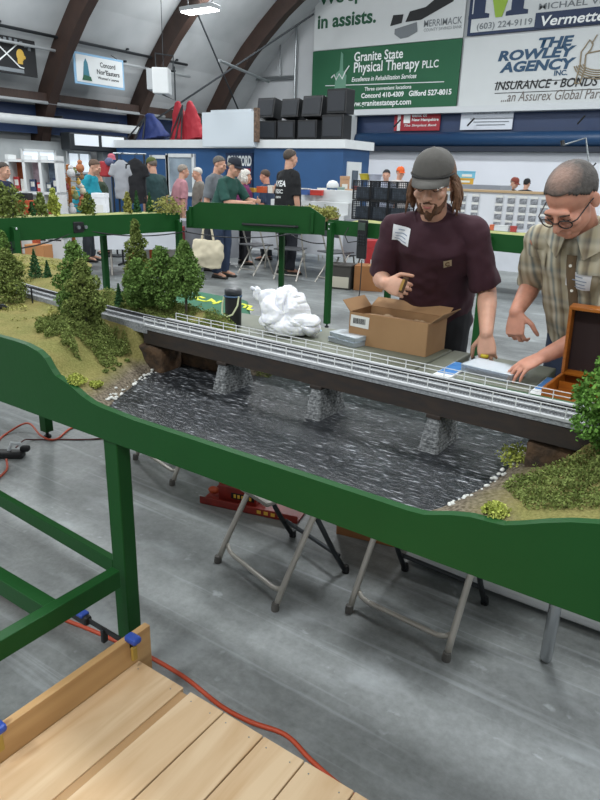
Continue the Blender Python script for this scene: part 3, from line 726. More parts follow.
# ---- legs and braces
for (x, y, s, h) in ((-1.342, 1.09, .047, .81), (-3.2, 2.1, .05, .84), (.5, 1.1, .05, .8), (.5, 1.64, .05, .84)):
    o = MB().box((x, y, h/2+.02), (s*1.15, s, h-.04), bev=.003).build('leg', green, mod, True)
    MB().lathe([(.022, 0), (.022, .012), (.01, .02), (.01, .05)], (x, y, 0), 12).build('levelling_foot', black, o, True)
MB().bar((-1.372, 1.08, .385), (-3.6, 1.2, .385), .022, .05, .002).build('brace', green, mod, True)
MB().bar((-1.322, 1.04, .388), (-1.322, .15, .388), .035, .056, .002).build('brace', green, mod, True)
MB().bar((-1.338, .835, .385), (-2.4, .835, .385), .04, .055, .002).build('brace', green, mod, True)
o = MB().box((-1.345, .12, .42), (.055, .05, .78), bev=.003).build('leg', green, mod, True)
MB().lathe([(.022, 0), (.022, .012), (.01, .02), (.01, .05)], (-1.345, .12, 0), 12).build('levelling_foot', black, o, True)

# ---- track on land and the bridge
ballast = mat('grey_ballast', '#a2a5a7', .9, vs=140, alt='#7d8083', detail=4, bump=.6, bs=300)
ballastd = mat('dark_ballast', '#5c5f62', .9, vs=140, alt='#484b4e', detail=4, bump=.6, bs=300)
railm = mat('dull_rail', '#2b2c2e', .45, .4); tiem = mat('dark_tie', '#2e2b29', .9)
def strip(mb, x0, x1, o0, o1, z0, z1, n=60):
    vs = []; fs = []
    for i in range(n+1):
        x = x0+(x1-x0)*i/n; c = float(yc(x))
        for (o, z) in ((o0, z0), (o0, z1), (o1, z1), (o1, z0)): vs.append((x, c+o, z))
    for i in range(n):
        for k in range(4): fs.append((i*4+k, i*4+(k+1) % 4, (i+1)*4+(k+1) % 4, (i+1)*4+k))
    fs += [(0, 1, 2, 3), tuple(n*4+k for k in (3, 2, 1, 0))]
    mb._add(vs, fs); return mb
def track(par, x0, x1, off, name, bm_=None, tm_=None, rm_=None):
    b = strip(MB(), x0, x1, off-.013, off+.013, 1.033, 1.0348)
    tr = b.build(name, bm_ or ballastd, par, True)
    t = MB(); n = int((x1-x0)/.0075)
    for k in range(n):
        x = x0+(k+.5)*(x1-x0)/n; t.box((x, float(yc(x))+off, 1.0353), (.0035, .021, .0022))
    t.build('sleepers', tm_ or tiem, tr, True)
    for s in (-1, 1): strip(MB(), x0, x1, off+s*.0055-.001, off+s*.0055+.001, 1.036, 1.039).build('rail', rm_ or railm, tr, True)
bed = strip(MB(), -3.6, -1.55, -.055, .05, 1.005, 1.034).build('track_bed', ballast, mod, True)
bed2 = strip(MB(), -.21, .66, -.055, .05, 1.005, 1.034, 20).build('track_bed', ballast, mod, True)
BX0, BX1 = -1.56, -.2
deck = strip(MB(), BX0, BX1, -.055, .05, 1.018, 1.034).build('bridge_deck', ballast, mod, True)
strip(MB(), BX0, BX1, -.058, -.049, 1.03, 1.036).build('kerb', mat('pale_concrete', '#b7b9ba', .8, var=.05, vs=30), deck, True)
strip(MB(), BX0, BX1, .04, .053, 1.028, 1.038).build('kerb', mat('pale_concrete', '#b7b9ba'), deck, True)
gird = mat('weathered_girder', '#262220', .75, vs=22, alt='#352a22', detail=8, stretch=(1, 1, 3))
for o0 in (-.052, .042): strip(MB(), BX0-.01, BX1+.02, o0, o0+.008, .972, 1.018).build('girder', gird, deck, True)
track(mod, -3.6, .6, .02, 'rear_track'); track(mod, -3.6, .6, -.025, 'front_track', ballast, mat('grey_tie', '#6d6e70', .9), mat('worn_rail', '#6f7274', .4, .5))
def railing(off, x0, x1):
    a = MB(); n = int((x1-x0)/.052)
    for k in range(n+1):
        x = x0+k*(x1-x0)/n; a.box((x, float(yc(x))+off, 1.048), (.002, .0018, .026))
    for z in (1.05, 1.0605): strip(a, x0, x1, off-.0008, off+.0008, z-.0008, z+.0008, 30)
    a.build('railing', mat('white_rail', '#d5d7d6', .5), deck, True)
railing(-.056, BX0, BX1); railing(.05, BX0+.04, BX1)
stone = mat('cut_stone', '#9a9c9c', .9, vs=110, alt='#5a5d5e', detail=3, bump=.9, bs=110)
for x in (-1.225, -.885, -.545):
    c = float(yc(x)); a = MB(); bx, by, tx, ty = .024, .07, .012, .05
    z0_, z1_ = .875, .972
    vs = [(x+sx*b_, c+sy*d_, z) for (b_, d_, z) in ((bx, by, z0_), (tx, ty, z1_)) for sx, sy in ((-1, -1), (1, -1), (1, 1), (-1, 1))]
    a._add(vs, [(3, 2, 1, 0), (4, 5, 6, 7)]+[(i, (i+1) % 4, 4+(i+1) % 4, 4+i) for i in range(4)])
    pier = a.build('pier', stone, mod, True)
    MB().box((x, c, .968), (.036, .112, .01), bev=.002).build('cap_stone', gird, pier, True)
    g = MB()
    for lv in range(10):
        f = (lv+.5)/10; z = z0_+(z1_-z0_)*f*.93; hx = bx+(tx-bx)*f; hy = by+(ty-by)*f; hh = .0082
        nx = 3 if lv % 2 else 2; ny = 7 if lv % 2 else 8
        for q in range(nx):
            px_ = x-hx+(q+.5)*2*hx/nx
            for sg in (-1, 1): g.box((px_, c+sg*hy, z), (2*hx/nx*.9, .005, hh), bev=.0012, seg=1)
        for q in range(ny):
            py_ = c-hy+(q+.5)*2*hy/ny
            for sg in (-1, 1): g.box((x+sg*hx, py_, z), (.005, 2*hy/ny*.9, hh), bev=.0012, seg=1)
    g.build('stone_courses', stone, pier, True)

# ---- planting
bark = mat('grey_bark', '#5a5148', .9, vs=60, alt='#3f3831')
LEAF = {'mid': mat('mid_foliage', '#76944e', .85, vs=24, alt='#4a662d', island=.35, spec=.2), 'dark': mat('dark_foliage', '#477046', .85, vs=24, alt='#2c4d2f', island=.35, spec=.2),
        'lime': mat('lime_foliage', '#b9bf63', .85, vs=40, alt='#929d45', island=.3, spec=.2), 'olive': mat('olive_foliage', '#838f50', .85, vs=24, alt='#5c6b34', island=.35, spec=.2),
        'bright': mat('bright_foliage', '#6f9a45', .85, vs=24, alt='#44692a', island=.35, spec=.2), 'straw': mat('straw_foliage', '#a3a05f', .9, vs=24, alt='#7f8246', island=.3, spec=.2)}
def leafmesh(P, size, name, m, par=None, flat=0.0): return link(quads_mesh(name, leaf_quads(P, size, flat)), name, m, par, par is not None)
def round_tree(p, h, r, kind, label, n=3600, group=None, leaf=.0085, trunk=.12, cat='tree', name='model_tree', lean=0.0, narrow=1.0):
    p = Vector(p); t = thing(name, label, cat, p, 0, group)
    n = int(n*1.6) if leaf < .01 else n; cl = []
    k = max(9, int(26*h/.25))
    for i in range(k):
        u = (i+.5)/k; z = h*(trunk+(1-trunk)*u*.95)
        prof_r = r*(math.sin(PI*min(1, .12+.88*u)**.75)*.85+.18*(1-u))
        a = i*2.4+random.random(); d = prof_r*random.uniform(.35, .75)
        s = r*random.uniform(.3, .48)*(1-.35*u)
        cl.append(((p.x+d*math.cos(a)+lean*u, p.y+d*math.sin(a), p.z+z), (s, s, s*.9*narrow)))
    leafmesh(clump_points(cl, n), leaf, 'foliage', LEAF[kind], t)
    b = MB(); b.tube([p+Vector((0, 0, -.004)), p+Vector((.003, 0, h*.3)), p+Vector((lean*.6, 0, h*.88))], [h*.022, h*.016, h*.005], 7)
    for c, s in cl[::3]:
        b.tube([p+Vector((lean*.4, 0, (c[2]-p.z)*.75)), Vector(c)], [h*.008, h*.003], 5)
    b.build('trunk', bark, t, True)
    return t
def conifer(p, h, r, label, kind='dark', n=1500, group=None, leaf=.008):
    p = Vector(p); t = thing('model_conifer', label, 'tree', p, 0, group)
    u = RNG.uniform(0, 1, n)**.7; a = RNG.uniform(0, 2*PI, n)
    tier = .78+.22*np.cos(u*2*PI*8); rr = r*(1-u*.97+.02)*tier*RNG.uniform(.55, 1, n)
    rr = r*(1.02-u)[:]*tier*RNG.uniform(.55, 1, n) if False else r*(1-(1-u))*tier*RNG.uniform(.55, 1, n)
    P = np.stack([p.x+rr*np.cos(a), p.y+rr*np.sin(a), p.z+h*(.06+.94*(1-u))-rr*.25], 1)
    leafmesh(P, leaf, 'foliage', LEAF[kind], t)
    MB().tube([p+Vector((0, 0, -.004)), p+Vector((0, 0, h*.9))], [h*.025, h*.006], 6).build('trunk', bark, t, True)
    return t
def bush(p, r, kind, label, group=None, n=420, leaf=.007, hr=.75, cat='bush'):
    p = Vector(p); cl = []
    for i in range(7):
        a = i*2.4; d = r*.5 if i else 0
        s = r*random.uniform(.42, .6); cl.append(((p.x+d*math.cos(a), p.y+d*math.sin(a), p.z+s*hr*(.75 if i else 1.1)), (s, s, s*hr)))
    P = clump_points(cl, n); P[:, 2] = np.maximum(P[:, 2], p.z)
    o = leafmesh(P, leaf, 'model_bush', LEAF[kind]); return tag(o, label, cat, group)
def gz(x, y): return (x, y, float(terrain(x, y))+.001)
def at(px, py, z=1.02):
    """spot on the module's ground seen at a pixel"""
    for _ in range(6):
        q = on_z(px, py, z); z = float(terrain(q.x, q.y))
    return Vector((q.x, q.y, z))
round_tree(gz(-1.80, 1.34), .26, .078, 'mid', 'tallest leafy model tree on the bushy mound in front of the track', 5200)
round_tree(gz(-1.71, 1.30), .205, .07, 'olive', 'shorter leafy model tree in front of the tallest one on the mound', 4200)
round_tree(gz(-1.70, 1.62), .225, .085, 'mid', 'broad leafy model tree at the centre of the clump behind the track', 5000)
round_tree(gz(-1.85, 1.65), .30, .055, 'olive', 'tallest narrow model tree at the back of the clump behind the track', 4000)
round_tree(gz(-1.79, 1.60), .19, .07, 'mid', 'small leafy model tree on the left of the clump behind the track', 3200)
round_tree(gz(-1.59, 1.63), .25, .075, 'mid', 'leafy model tree on the right of the clump behind the track', 4400, trunk=.3)
conifer(gz(-1.9, 1.60), .09, .024, 'small dark model conifer at the left foot of the tree clump')
round_tree(at(10, 302), .2, .085, 'olive', 'leafy model tree cut by the left edge of the photo', 4200)
round_tree(at(8, 284), .23, .05, 'mid', 'thin model tree behind the one at the left edge', 2600)
conifer(at(36, 277), .125, .045, 'dark pointed model conifer at the back edge of the left grass')
conifer(at(48, 277), .075, .024, 'low dark conifer right of the pointed one on the left grass', n=900)
for (x, y, h, lab) in ((-2.2, 1.68, .12, 'pale sapling with a white stem left of the tree clump'), (-2.27, 1.64, .1, 'second pale sapling just left of the white-stemmed one')):
    t = round_tree(gz(x, y), h, .026, 'bright', lab, 700, leaf=.009)
round_tree(gz(-.125, 1.335), .285, .118, 'bright', 'dense bright green model tree on the right bank by the photo edge', 12000, trunk=.05)
# undergrowth mats hugging the slopes
def cover(name, n, fx, fy, test, kind, label, leaf=.0056, h=.012):
    xs = RNG.uniform(*fx, n*4); ys = RNG.uniform(*fy, n*4)
    k = np.array([test(a, b) for a, b in zip(xs, ys)]); xs, ys = xs[k][:n], ys[k][:n]
    lump = np.array([noise.noise(Vector((a*38, b*38, 1))) for a, b in zip(xs, ys)])
    zs = terrain(xs, ys)+RNG.uniform(0, 1, len(xs))*h*(.55+1.2*np.clip(lump+.3, 0, 1))
    o = leafmesh(np.stack([xs, ys, zs], 1), leaf, name, LEAF[kind]); return tag(o, label, 'undergrowth', None, 'stuff')
cover('undergrowth', 20000, (-1.9, -1.5), (1.12, 1.42), lambda x, y: ((x+1.7)/.17)**2+((y-1.28)/.13)**2 < 1+.35*noise.noise(Vector((x*20, y*20, 5))) and noise.noise(Vector((x*16, y*16, 2))) > -.28 and y < float(yc(x))-.065 and x < -1.52-.1*float(sstep(1.1, 1.4, y))+.02, 'olive', 'green undergrowth covering the mound left of the river', h=.026)
cover('undergrowth', 20000, (-2.3, -1.2), (1.52, 1.68), lambda x, y: y > float(yc(x))+.075 and noise.noise(Vector((x*14, y*14, 2))) > -.4, 'olive', 'olive undergrowth on the slope behind the track', h=.016)
cover('undergrowth', 24000, (-.36, .3), (1.09, 1.4), lambda x, y: x > -.33+.7*(abs(y-1.24)) and y < float(yc(x))-.06 and (y > 1.125 or x > -.05) and noise.noise(Vector((x*16, y*16, 8))) > -.6, 'olive', 'green undergrowth on the right bank below the bright tree', h=.02)
cover('undergrowth', 7000, (-3.5, -1.9), (1.1, 2.2), lambda x, y: noise.noise(Vector((x*9, y*9, 4))) > .12 and abs(y-float(yc(x))) > .075 and y < yback(x)-.02, 'straw', 'straw-green tufts on the flat ground at the far left', h=.012, leaf=.008)
for px, py, r, kind, lab in ((76, 371, .03, 'lime', 'yellow-green bush at the foot of the left mound'), (96, 387, .02, 'lime', 'small yellow-green bush nearest the left end of the river'), (141, 337, .016, 'lime', 'small yellow bush beside the left bridge end'), (165, 362, .018, 'lime', 'yellow bush on the shore under the left bridge end'),
                             (517, 462, .05, 'lime', 'large yellow-green bush on the right shore under the bridge'), (495, 514, .028, 'lime', 'small yellow-green bush by the right fascia edge')):
    bush(at(px, py, .93), r, kind, lab, n=700)
for k, (px, py) in enumerate(((105, 373), (113, 371), (119, 367), (127, 364), (134, 361))):
    bush(at(px, py, .94), .01, 'olive', 'low olive bush in the row along the foot of the left mound', 'low bushes along the left mound', n=240, leaf=.006)
# line-side fence posts on the left
t = thing('wire_fence', 'dark post and wire fence along the track at the left', 'fence', (-2.3, 1.45, 1.01))
for x in (-2.62, -2.22):
    y = float(yc(x))-.075; MB().box((x, y, 1.04), (.004, .004, .06)).build('post', railm, t, True)
MB().tube([(-3.0, float(yc(-3.0))-.075, 1.066), (-2.62, float(yc(-2.62))-.075, 1.066), (-2.22, float(yc(-2.22))-.075, 1.066)], .0012, 5).build('wire', railm, t, True)
q = at(4, 309); t = thing('toy_car', 'tiny dark model car on the grass at the left edge', 'toy car', q, R(20))
MB().box((0, 0, .008), (.04, .017, .008), bev=.003).build('body', black, t); MB().box((-.002, 0, .0145), (.02, .015, .007), bev=.003).build('cabin', dsteel, t)
for sx in (-.012, .012): MB().tube([(sx, -.009, .004), (sx, .009, .004)], .004, 8).build('wheels', dsteel, t)
q = at(118, 296); t = thing('toy_car', 'small dark model car behind the track left of the trees', 'toy car', q, R(-10))
MB().box((0, 0, .008), (.05, .018, .008), bev=.003).build('body', black, t); MB().box((-.002, 0, .0145), (.026, .016, .007), bev=.003).build('cabin', dsteel, t)
for sx in (-.015, .015): MB().tube([(sx, -.0095, .004), (sx, .0095, .004)], .004, 8).build('wheels', dsteel, t)

# ================================================================== the table behind the module
TZ = .672
olive = mat('olive_grey_board', '#6f7263', .6, vs=9, alt='#666a5c')
tube_g = mat('grey_tube', '#b3afa6', .38, .35)
cardb = mat('cardboard', '#a3805a', .85, vs=5, alt='#977450', detail=6)
cardin = mat('cardboard_inside', '#8a6746', .9)
paper = mat('white_paper', '#d8d8d2', .7); paperw = mat('white_card', '#dfe2e2', .5)
blueink = mat('blue_print', '#2f6fb4', .5, vs=30, alt='#4f8cc9'); redp = mat('red_print', '#b9483c', .6); yellowp = mat('yellow_print', '#d5ab3c', .6)
clearp = clear_mat()
t = thing('folding_table', 'grey folding table behind the river bridge, strewn with boxes and papers', 'table', (-1.2, 2.53, 0))
MB().box((-1.2, 2.53, TZ-.02), (2.6, .74, .035), bev=.012).build('tabletop', mat('pale_grey_top', '#a3a49b', .5), t, True)
for x in (-2.4, 0.0):
    for y in (2.3, 2.8): MB().tube([(x, y, 0), (x, y, TZ-.04)], .016, 10).build('leg', tube_g, t, True)
    MB().tube([(x, 2.3, .2), (x, 2.8, .2)], .012, 8).build('stretcher', tube_g, t, True)
def case(label, x0, x1, y0=2.45, y1=2.87, h=.07):
    t = thing('storage_case', label, 'case', ((x0+x1)/2, (y0+y1)/2, TZ-.002))
    MB().box(((x0+x1)/2, (y0+y1)/2, TZ+h*.3), (x1-x0, y1-y0, h*.6), bev=.006).build('base', olive, t, True)
    MB().box(((x0+x1)/2, (y0+y1)/2, TZ+h*.8-.001), (x1-x0+.003, y1-y0+.003, h*.4), bev=.007).build('lid', olive, t, True)
    return t
case('long olive-grey flat case under the open cardboard carton', -2.36, -1.078)
case('narrow olive-grey case left of the white and blue box', -1.068, -.988)
case('olive-grey case under the plastic trays near the two men', -.898, -.602)
def setbox(label, x0, x1, y0, y1, h=.074):
    t = thing('train_set_box', label, 'box', ((x0+x1)/2, (y0+y1)/2, TZ-.002))
    MB().box(((x0+x1)/2, (y0+y1)/2, TZ+h/2), (x1-x0, y1-y0, h), bev=.003).build('carton', paperw, t, True)
    MB().box(((x0+x1)/2, (y0+y1)/2+.07, TZ+h+.0008), ((x1-x0)*.86, (y1-y0)*.56, .0016)).build('blue_label', blueink, t, True)
    MB().box(((x0+x1)/2, y0-.0008, TZ+h*.5), ((x1-x0)*.7, .0016, h*.25)).build('end_label', mat('pale_label', '#c6ccd2', .6), t, True)
setbox('long white box with a blue label between two olive cases', -.982, -.905, 2.31, 2.66)
setbox('white box with a blue label beside the open wooden box', -.594, -.536, 2.35, 2.68)

# open cardboard carton
z0 = TZ+.07
t = thing('cardboard_carton', 'open cardboard carton with a barcode label on the olive case', 'carton', (-1.32, 2.76, z0), R(-1.5))
wx, wy, h = .405, .2, .15
def panel(name, c, s, m=cardb, rot=None): return MB().box(c, s, rot).build(name, m, t)
panel('bottom', (0, 0, .002), (wx, wy, .004)); panel('front_wall', (0, -wy/2, h/2), (wx, .004, h)); panel('back_wall', (0, wy/2, h/2), (wx, .004, h))
panel('side_wall', (-wx/2, 0, h/2), (.004, wy, h)); panel('side_wall', (wx/2, 0, h/2), (.004, wy, h))
def flap(c0, c1, d): # hinge edge c0-c1, free direction d
    c0, c1, d = Vector(c0), Vector(c1), Vector(d); n = (c1-c0).cross(d).normalized()*.003
    b = MB(); b._add([c0, c1, c1+d*.97, c0+d, c0+n, c1+n, c1+d*.97+n, c0+d+n], [(3, 2, 1, 0), (4, 5, 6, 7), (0, 1, 5, 4), (1, 2, 6, 5), (2, 3, 7, 6), (3, 0, 4, 7)]); b.build('flap', cardb, t)
flap((wx/2, -wy/2, h), (wx/2, wy/2, h), (.06, .01, .05)); flap((-wx/2, -wy/2, h), (-wx/2, wy/2, h), (-.045, 0, .05))
flap((-wx/2, wy/2, h), (wx/2, wy/2, h), (0, .07, .035)); flap((-wx/2+.08, -wy/2, h), (wx/2, -wy/2, h), (0, .09, -.015))
lb_ = MB().box((-.145, -wy/2-.003, .11), (.1, .002, .055), Matrix.Rotation(R(2), 3, 'Y')).build('barcode_label', paper, t)
a = MB(); x = -.18
while x < -.115:
    wd = random.choice((.002, .003, .005)); a.box((x+wd/2, -wy/2-.0045, .112), (wd, .001, .026)); x += wd+random.choice((.002, .003))
tag(a.build('barcode', ink, lb_), kind='stuff')
rs = MB()
for k in range(5): rs.ell((-.15+.07*k, random.uniform(-.04, .05), .1), (.05, .05, .03), rotz(k), 10, 6)
link(remesh(rs, .012, 1, .016, 22), 'crumpled_paper', mat('packing_paper', '#b69a78', .9), t)

# white carrier bag
def sheet_bag(c, label):
    b = MB(); c = Vector(c)
    b.ell(c+Vector((.03, 0, .06)), (.165, .12, .08), rotz(.2)); b.ell(c+Vector((-.0, .01, .11)), (.15, .11, .085), Matrix.Rotation(R(14), 3, 'Y')); b.ell(c+Vector((.0, .01, .16)), (.1, .08, .075), Matrix.Rotation(R(-10), 3, 'Y'))
    X1 = Vector((1, 0, 0))
    rings_loft(b, [(c+Vector((.04, .0, .12)), (0, 0, .09), (0, .09, 0)), (c+Vector((-.08, .01, .135)), (.02, 0, .08), (0, .055, 0)), (c+Vector((-.17, .02, .165)), (.015, 0, .045), (0, .028, 0)), (c+Vector((-.25, .03, .2)), (.008, 0, .016), (0, .014, 0))], 18)
    rings_loft(b, [(c+Vector((.0, .0, .14)), (.09, 0, 0), (0, .06, 0)), (c+Vector((.015, .01, .21)), (.06, 0, .01), (0, .03, 0)), (c+Vector((.0, .015, .25)), (.025, 0, .008), (0, .012, 0))], 18)
    me = remesh(b, .005, 6)
    n = len(me.vertices); co = np.empty(n*3); me.vertices.foreach_get('co', co); co = co.reshape(-1, 3); no = np.empty(n*3); me.vertices.foreach_get('normal', no); no = no.reshape(-1, 3)
    def crease(p, sc, wd):
        q = Vector(p)*sc; q = q+Vector((noise.noise(q*.8), noise.noise(q*.8+Vector((9, 0, 0))), noise.noise(q*.8+Vector((0, 9, 0)))))*.8
        f = noise.voronoi(q)[0]; return math.exp(-(f[1]-f[0])*wd)
    d = np.array([.024*crease(p, 7.5, 5)+.004*crease(p, 20, 5)-.012*noise.noise(Vector(p)*9) for p in co])
    co = co-no*d[:, None]+no*.006; co[:, 2] = np.maximum(co[:, 2], c.z); me.vertices.foreach_set('co', co.ravel())
    m = mat('white_film', '#eef0f4', .35, bump=.5, bs=22); m.node_tree.nodes['Principled BSDF'].inputs['Subsurface Weight'].default_value = .6
    m.node_tree.nodes['Principled BSDF'].inputs['Subsurface Radius'].default_value = (.05, .05, .06)
    return tag(link(me, 'carrier_bag', m, None, smooth=True), label, 'bag')
sheet_bag((-1.87, 2.62, TZ+.072), 'crumpled white plastic carrier bag on the table')

# black bottle with a pale loop
q = Vector((-2.16, 2.56, TZ+.069))
t = thing('insulated_bottle', 'black insulated bottle with a pale rope handle on the table', 'bottle', q)
MB().lathe([(.0, 0), (.04, 0), (.042, .006), (.043, .15), (.041, .165), (.04, .17)], (0, 0, 0), 24).build('body', black, t, False, True)
MB().lathe([(.036, .168), (.044, .17), (.045, .178), (.044, .196), (.038, .2), (.0, .2)], (0, 0, 0), 24).build('lid', mat('black_lid', '#22262a', .35), t, False, True)
MB().tube([(.045*math.cos(a), .045*math.sin(a)-.002, .162) for a in np.linspace(0, 2*PI, 25)], .004, 6).build('blue_band', mat('blue_rope', '#3d5a78', .7), t)
MB().tube([(-.047, -.012, .165), (-.05, -.026, .12), (-.034, -.048, .075), (0, -.054, .06), (.034, -.048, .075), (.05, -.026, .12), (.047, -.012, .165)], .0045, 8).build('rope_handle', mat('pale_rope', '#c9cfa9', .8), t)

# green cloth covered table at the left
t = thing('covered_table', 'table under a green cloth with yellow lettering behind the bottle', 'table', (-2.72, 3.02, 0))
pl = [(-3.25, 2.88), (-3.13, 3.36), (-2.68, 3.33), (-2.28, 2.87), (-2.28, 2.78), (-2.62, 2.66)]
a = MB(); a.prism(pl, (0, 0, .1), (1, 0, 0), (0, 1, 0), (0, 0, .615))
link(remesh(a, .018, 6), 'green_cloth', mat('green_cloth', '#1f6144', .8, vs=6, alt='#1b573c'), t, True)
for x, y in ((-3.1, 2.95), (-3.05, 3.25), (-2.7, 3.2), (-2.45, 2.85)): MB().box((x, y, .055), (.04, .04, .11)).build('leg', black, t, True)
yl = mat('yellow_lettering', '#c9cf33', .7)
def stroke(pp, wd=.012):
    pts = [on_z(px, py, .716) for px, py in pp]; b = MB(); vs = []
    for i, p in enumerate(pts):
        d = (pts[min(i+1, len(pts)-1)]-pts[max(0, i-1)]).normalized(); n = Vector((-d.y, d.x, 0))*wd
        vs += [p+n, p-n, p-n+Vector((0, 0, .003)), p+n+Vector((0, 0, .003))]
    k = len(pts); fs = [(i*4+j, i*4+(j+1) % 4, i*4+4+(j+1) % 4, i*4+4+j) for i in range(k-1) for j in range(4)] + [(0, 1, 2, 3), ((k-1)*4+3, (k-1)*4+2, (k-1)*4+1, (k-1)*4)]
    b._add(vs, fs); b.build('lettering', yl, t, True)
stroke([(204, 298.5), (200, 296.8), (196, 297.6), (197.5, 299.8), (205, 301.5), (209, 301), (211.5, 299), (213, 301), (215, 303)]); stroke([(213, 304), (217, 303.2), (221, 301.2)], .01)
stroke([(241, 304), (246, 305), (251, 306.5), (248, 309.5), (253, 310.5)], .011); stroke([(247, 305), (244, 308)], .009)

# papers, leaflets and plastic boxes on the table
def flat(name, label, cat, pp, m, z=TZ, th=.003, extra=None):
    pts = [on_z(px, py, z) for px, py in pp]; c = sum(pts, Vector())/len(pts)
    t = thing(name, label, cat, (c.x, c.y, z))
    MB().prism([(p.x-c.x, p.y-c.y) for p in pts], (0, 0, -.001), (1, 0, 0), (0, 1, 0), (0, 0, th)).build('sheet', m, t)
    for (pn, qq, mm) in (extra or []):
        qs = [on_z(px, py, z) for px, py in qq]
        MB().prism([(p.x-c.x, p.y-c.y) for p in qs], (0, 0, th-.001), (1, 0, 0), (0, 1, 0), (0, 0, .001)).build(pn, mm, t)
    return t
flat('paper_stack', 'white paper stack behind the left end of the bridge railing', 'papers', [(241, 331), (262, 329), (276, 338), (280, 343), (262, 342)], paper, TZ, .012)
flat('leaflet', 'white leaflet with a red picture beside the carrier bag', 'leaflet', [(286, 349), (314, 345), (322, 350), (318, 357), (296, 357)], paper, TZ, .003, [('picture', [(303, 350), (318, 348.5), (320, 351), (306, 353)], redp)])
flat('leaflet', 'white leaflet with a yellow and blue picture in front of the olive case', 'leaflet', [(322, 356), (345, 350), (372, 356), (392, 366), (390, 372), (350, 364)], paper, TZ, .003, [('picture', [(345, 355), (356, 354), (374, 361), (362, 362)], yellowp), ('blue_corner', [(338, 355), (352, 352), (357, 354), (344, 357)], mat('sky_print', '#8fb6d6', .6))])
flat('blue_card', 'pale blue card sticking out from under the carrier bag', 'card', [(306, 330), (320, 328), (322, 331), (310, 334)], mat('sky_print', '#8fb6d6', .6), z0, .002)
def clear_box(label, c, sx, sy, h, rz, fill=None, fm=None, parts=1):
    t = thing('plastic_case', label, 'case', c, R(rz)); b = MB()
    for s in (-1, 1): b.box((s*sx/2, 0, h/2), (.0025, sy, h)); b.box((0, s*sy/2, h/2), (sx, .0025, h))
    b.box((0, 0, .001), (sx, sy, .002)); b.build('tray', clearp, t)
    MB().box((0, 0, h), (sx+.004, sy+.004, .003)).box((0, -sy/2-.002, h-.004), (sx+.004, .002, .008)).build('lid', clearp, t)
    if fill: MB().box((0, 0, h*.4), (sx*fill[0], sy*fill[1], h*fill[2]), bev=.003).build('insert', fm, t)
    return t
clear_box('clear plastic case with a grey model beside the carrier bag', (-1.66, 2.45, TZ), .15, .09, .045, -12, (.8, .5, .6), mat('grey_model', '#54585b', .5))
clear_box('lower of two stacked clear plastic cases left of the carton', (-1.52, 2.66, z0), .17, .11, .022, -14)
clear_box('upper of two stacked clear plastic cases left of the carton', (-1.515, 2.655, z0+.0265), .165, .1, .02, -14)
clear_box('clear plastic tray stack with pale lining under the men\'s hands', (-.79, 2.6, z0), .22, .14, .032, -8, (.9, .85, .4), mat('pale_foam', '#9f9eab', .7))
clear_box('clear long case of white track pieces nearest the bridge railing', (-.735, 2.31, TZ), .17, .08, .062, -4, (.9, .7, .7), mat('cream_track', '#dcd9cc', .6))
t = thing('small_carton', 'tiny white carton with an orange picture under the left hand', 'box', (-.76, 2.43, TZ), R(8)); MB().box((0, 0, .02), (.05, .03, .04), bev=.002).build('carton', paperw, t); MB().box((-.01, -.0155, .022), (.022, .001, .025)).build('picture', mat('orange_print', '#d9a34c', .6), t)
t = thing('paint_jar', 'small yellow-lidded jar under the left hand of the man in maroon', 'jar', (-.878, 2.735, z0))
MB().lathe([(.0, 0), (.017, 0), (.018, .004), (.018, .026), (.014, .03)], (0, 0, 0), 18).build('glass', mat('jar_amber', '#6c4630', .15), t, False, True)
MB().lathe([(.0175, .027), (.018, .03), (.018, .041), (.0, .042)], (0, 0, 0), 18).build('lid', mat('yellow_lid', '#c9b32c', .4), t, False, True)
MB().lathe([(.0183, .009), (.0185, .01), (.0185, .021), (.0183, .022)], (0, 0, 0), 18).build('label', paperw, t)

# wooden box with open lid
wood = mat('orange_varnished_wood', '#a4611f', .35, vs=14, alt='#8a4c17', detail=6, stretch=(1, 8, 8))
t = thing('wooden_box', 'open varnished wooden box with a dark lined lid at the right end of the table', 'box', (-.40, 2.47, TZ-.002), R(-2))
sx, sy, h = .235, .28, .135
for s in (-1, 1):
    MB().box((s*sx/2, 0, h/2), (.012, sy, h), bev=.002).build('side_wall', wood, t); MB().box((0, s*sy/2, h/2), (sx, .012, h), bev=.002).build('end_wall', wood, t)
MB().box((0, 0, .006), (sx, sy, .012)).build('bottom', wood, t)
MB().box((0, .03, h*.72), (sx-.02, .008, h*.35)).build('divider', wood, t)
tr = MB().box((0, .03, h*.55), (sx-.016, sy-.07, .006)).build('inner_tray', mat('red_wood', '#8e4a1a', .4), t)
L0 = Vector((0, sy/2-.0, h+.002)); ld = MB(); rx = Matrix.Rotation(R(8), 3, 'X'); lh = .265
def lp_(x, y, z): return L0+rx @ Vector((x, y, z))
for s in (-1, 1): ld.box(lp_(s*sx/2, -.02, lh/2), (.012, .05, lh), rx, bev=.002)
ld.box(lp_(0, -.02, lh), (sx+.012, .05, .012), rx, bev=.002); ld.box(lp_(0, -.02, .004), (sx, .05, .008), rx)
lido = ld.build('lid', wood, t)
MB().box(lp_(0, .004, lh/2), (sx, .006, lh), rx).build('lid_panel', wood, lido)
MB().box(lp_(0, -.001, lh/2), (sx-.014, .003, lh-.014), rx).build('dark_lining', mat('dark_felt', '#2b1d1c', .9), lido)

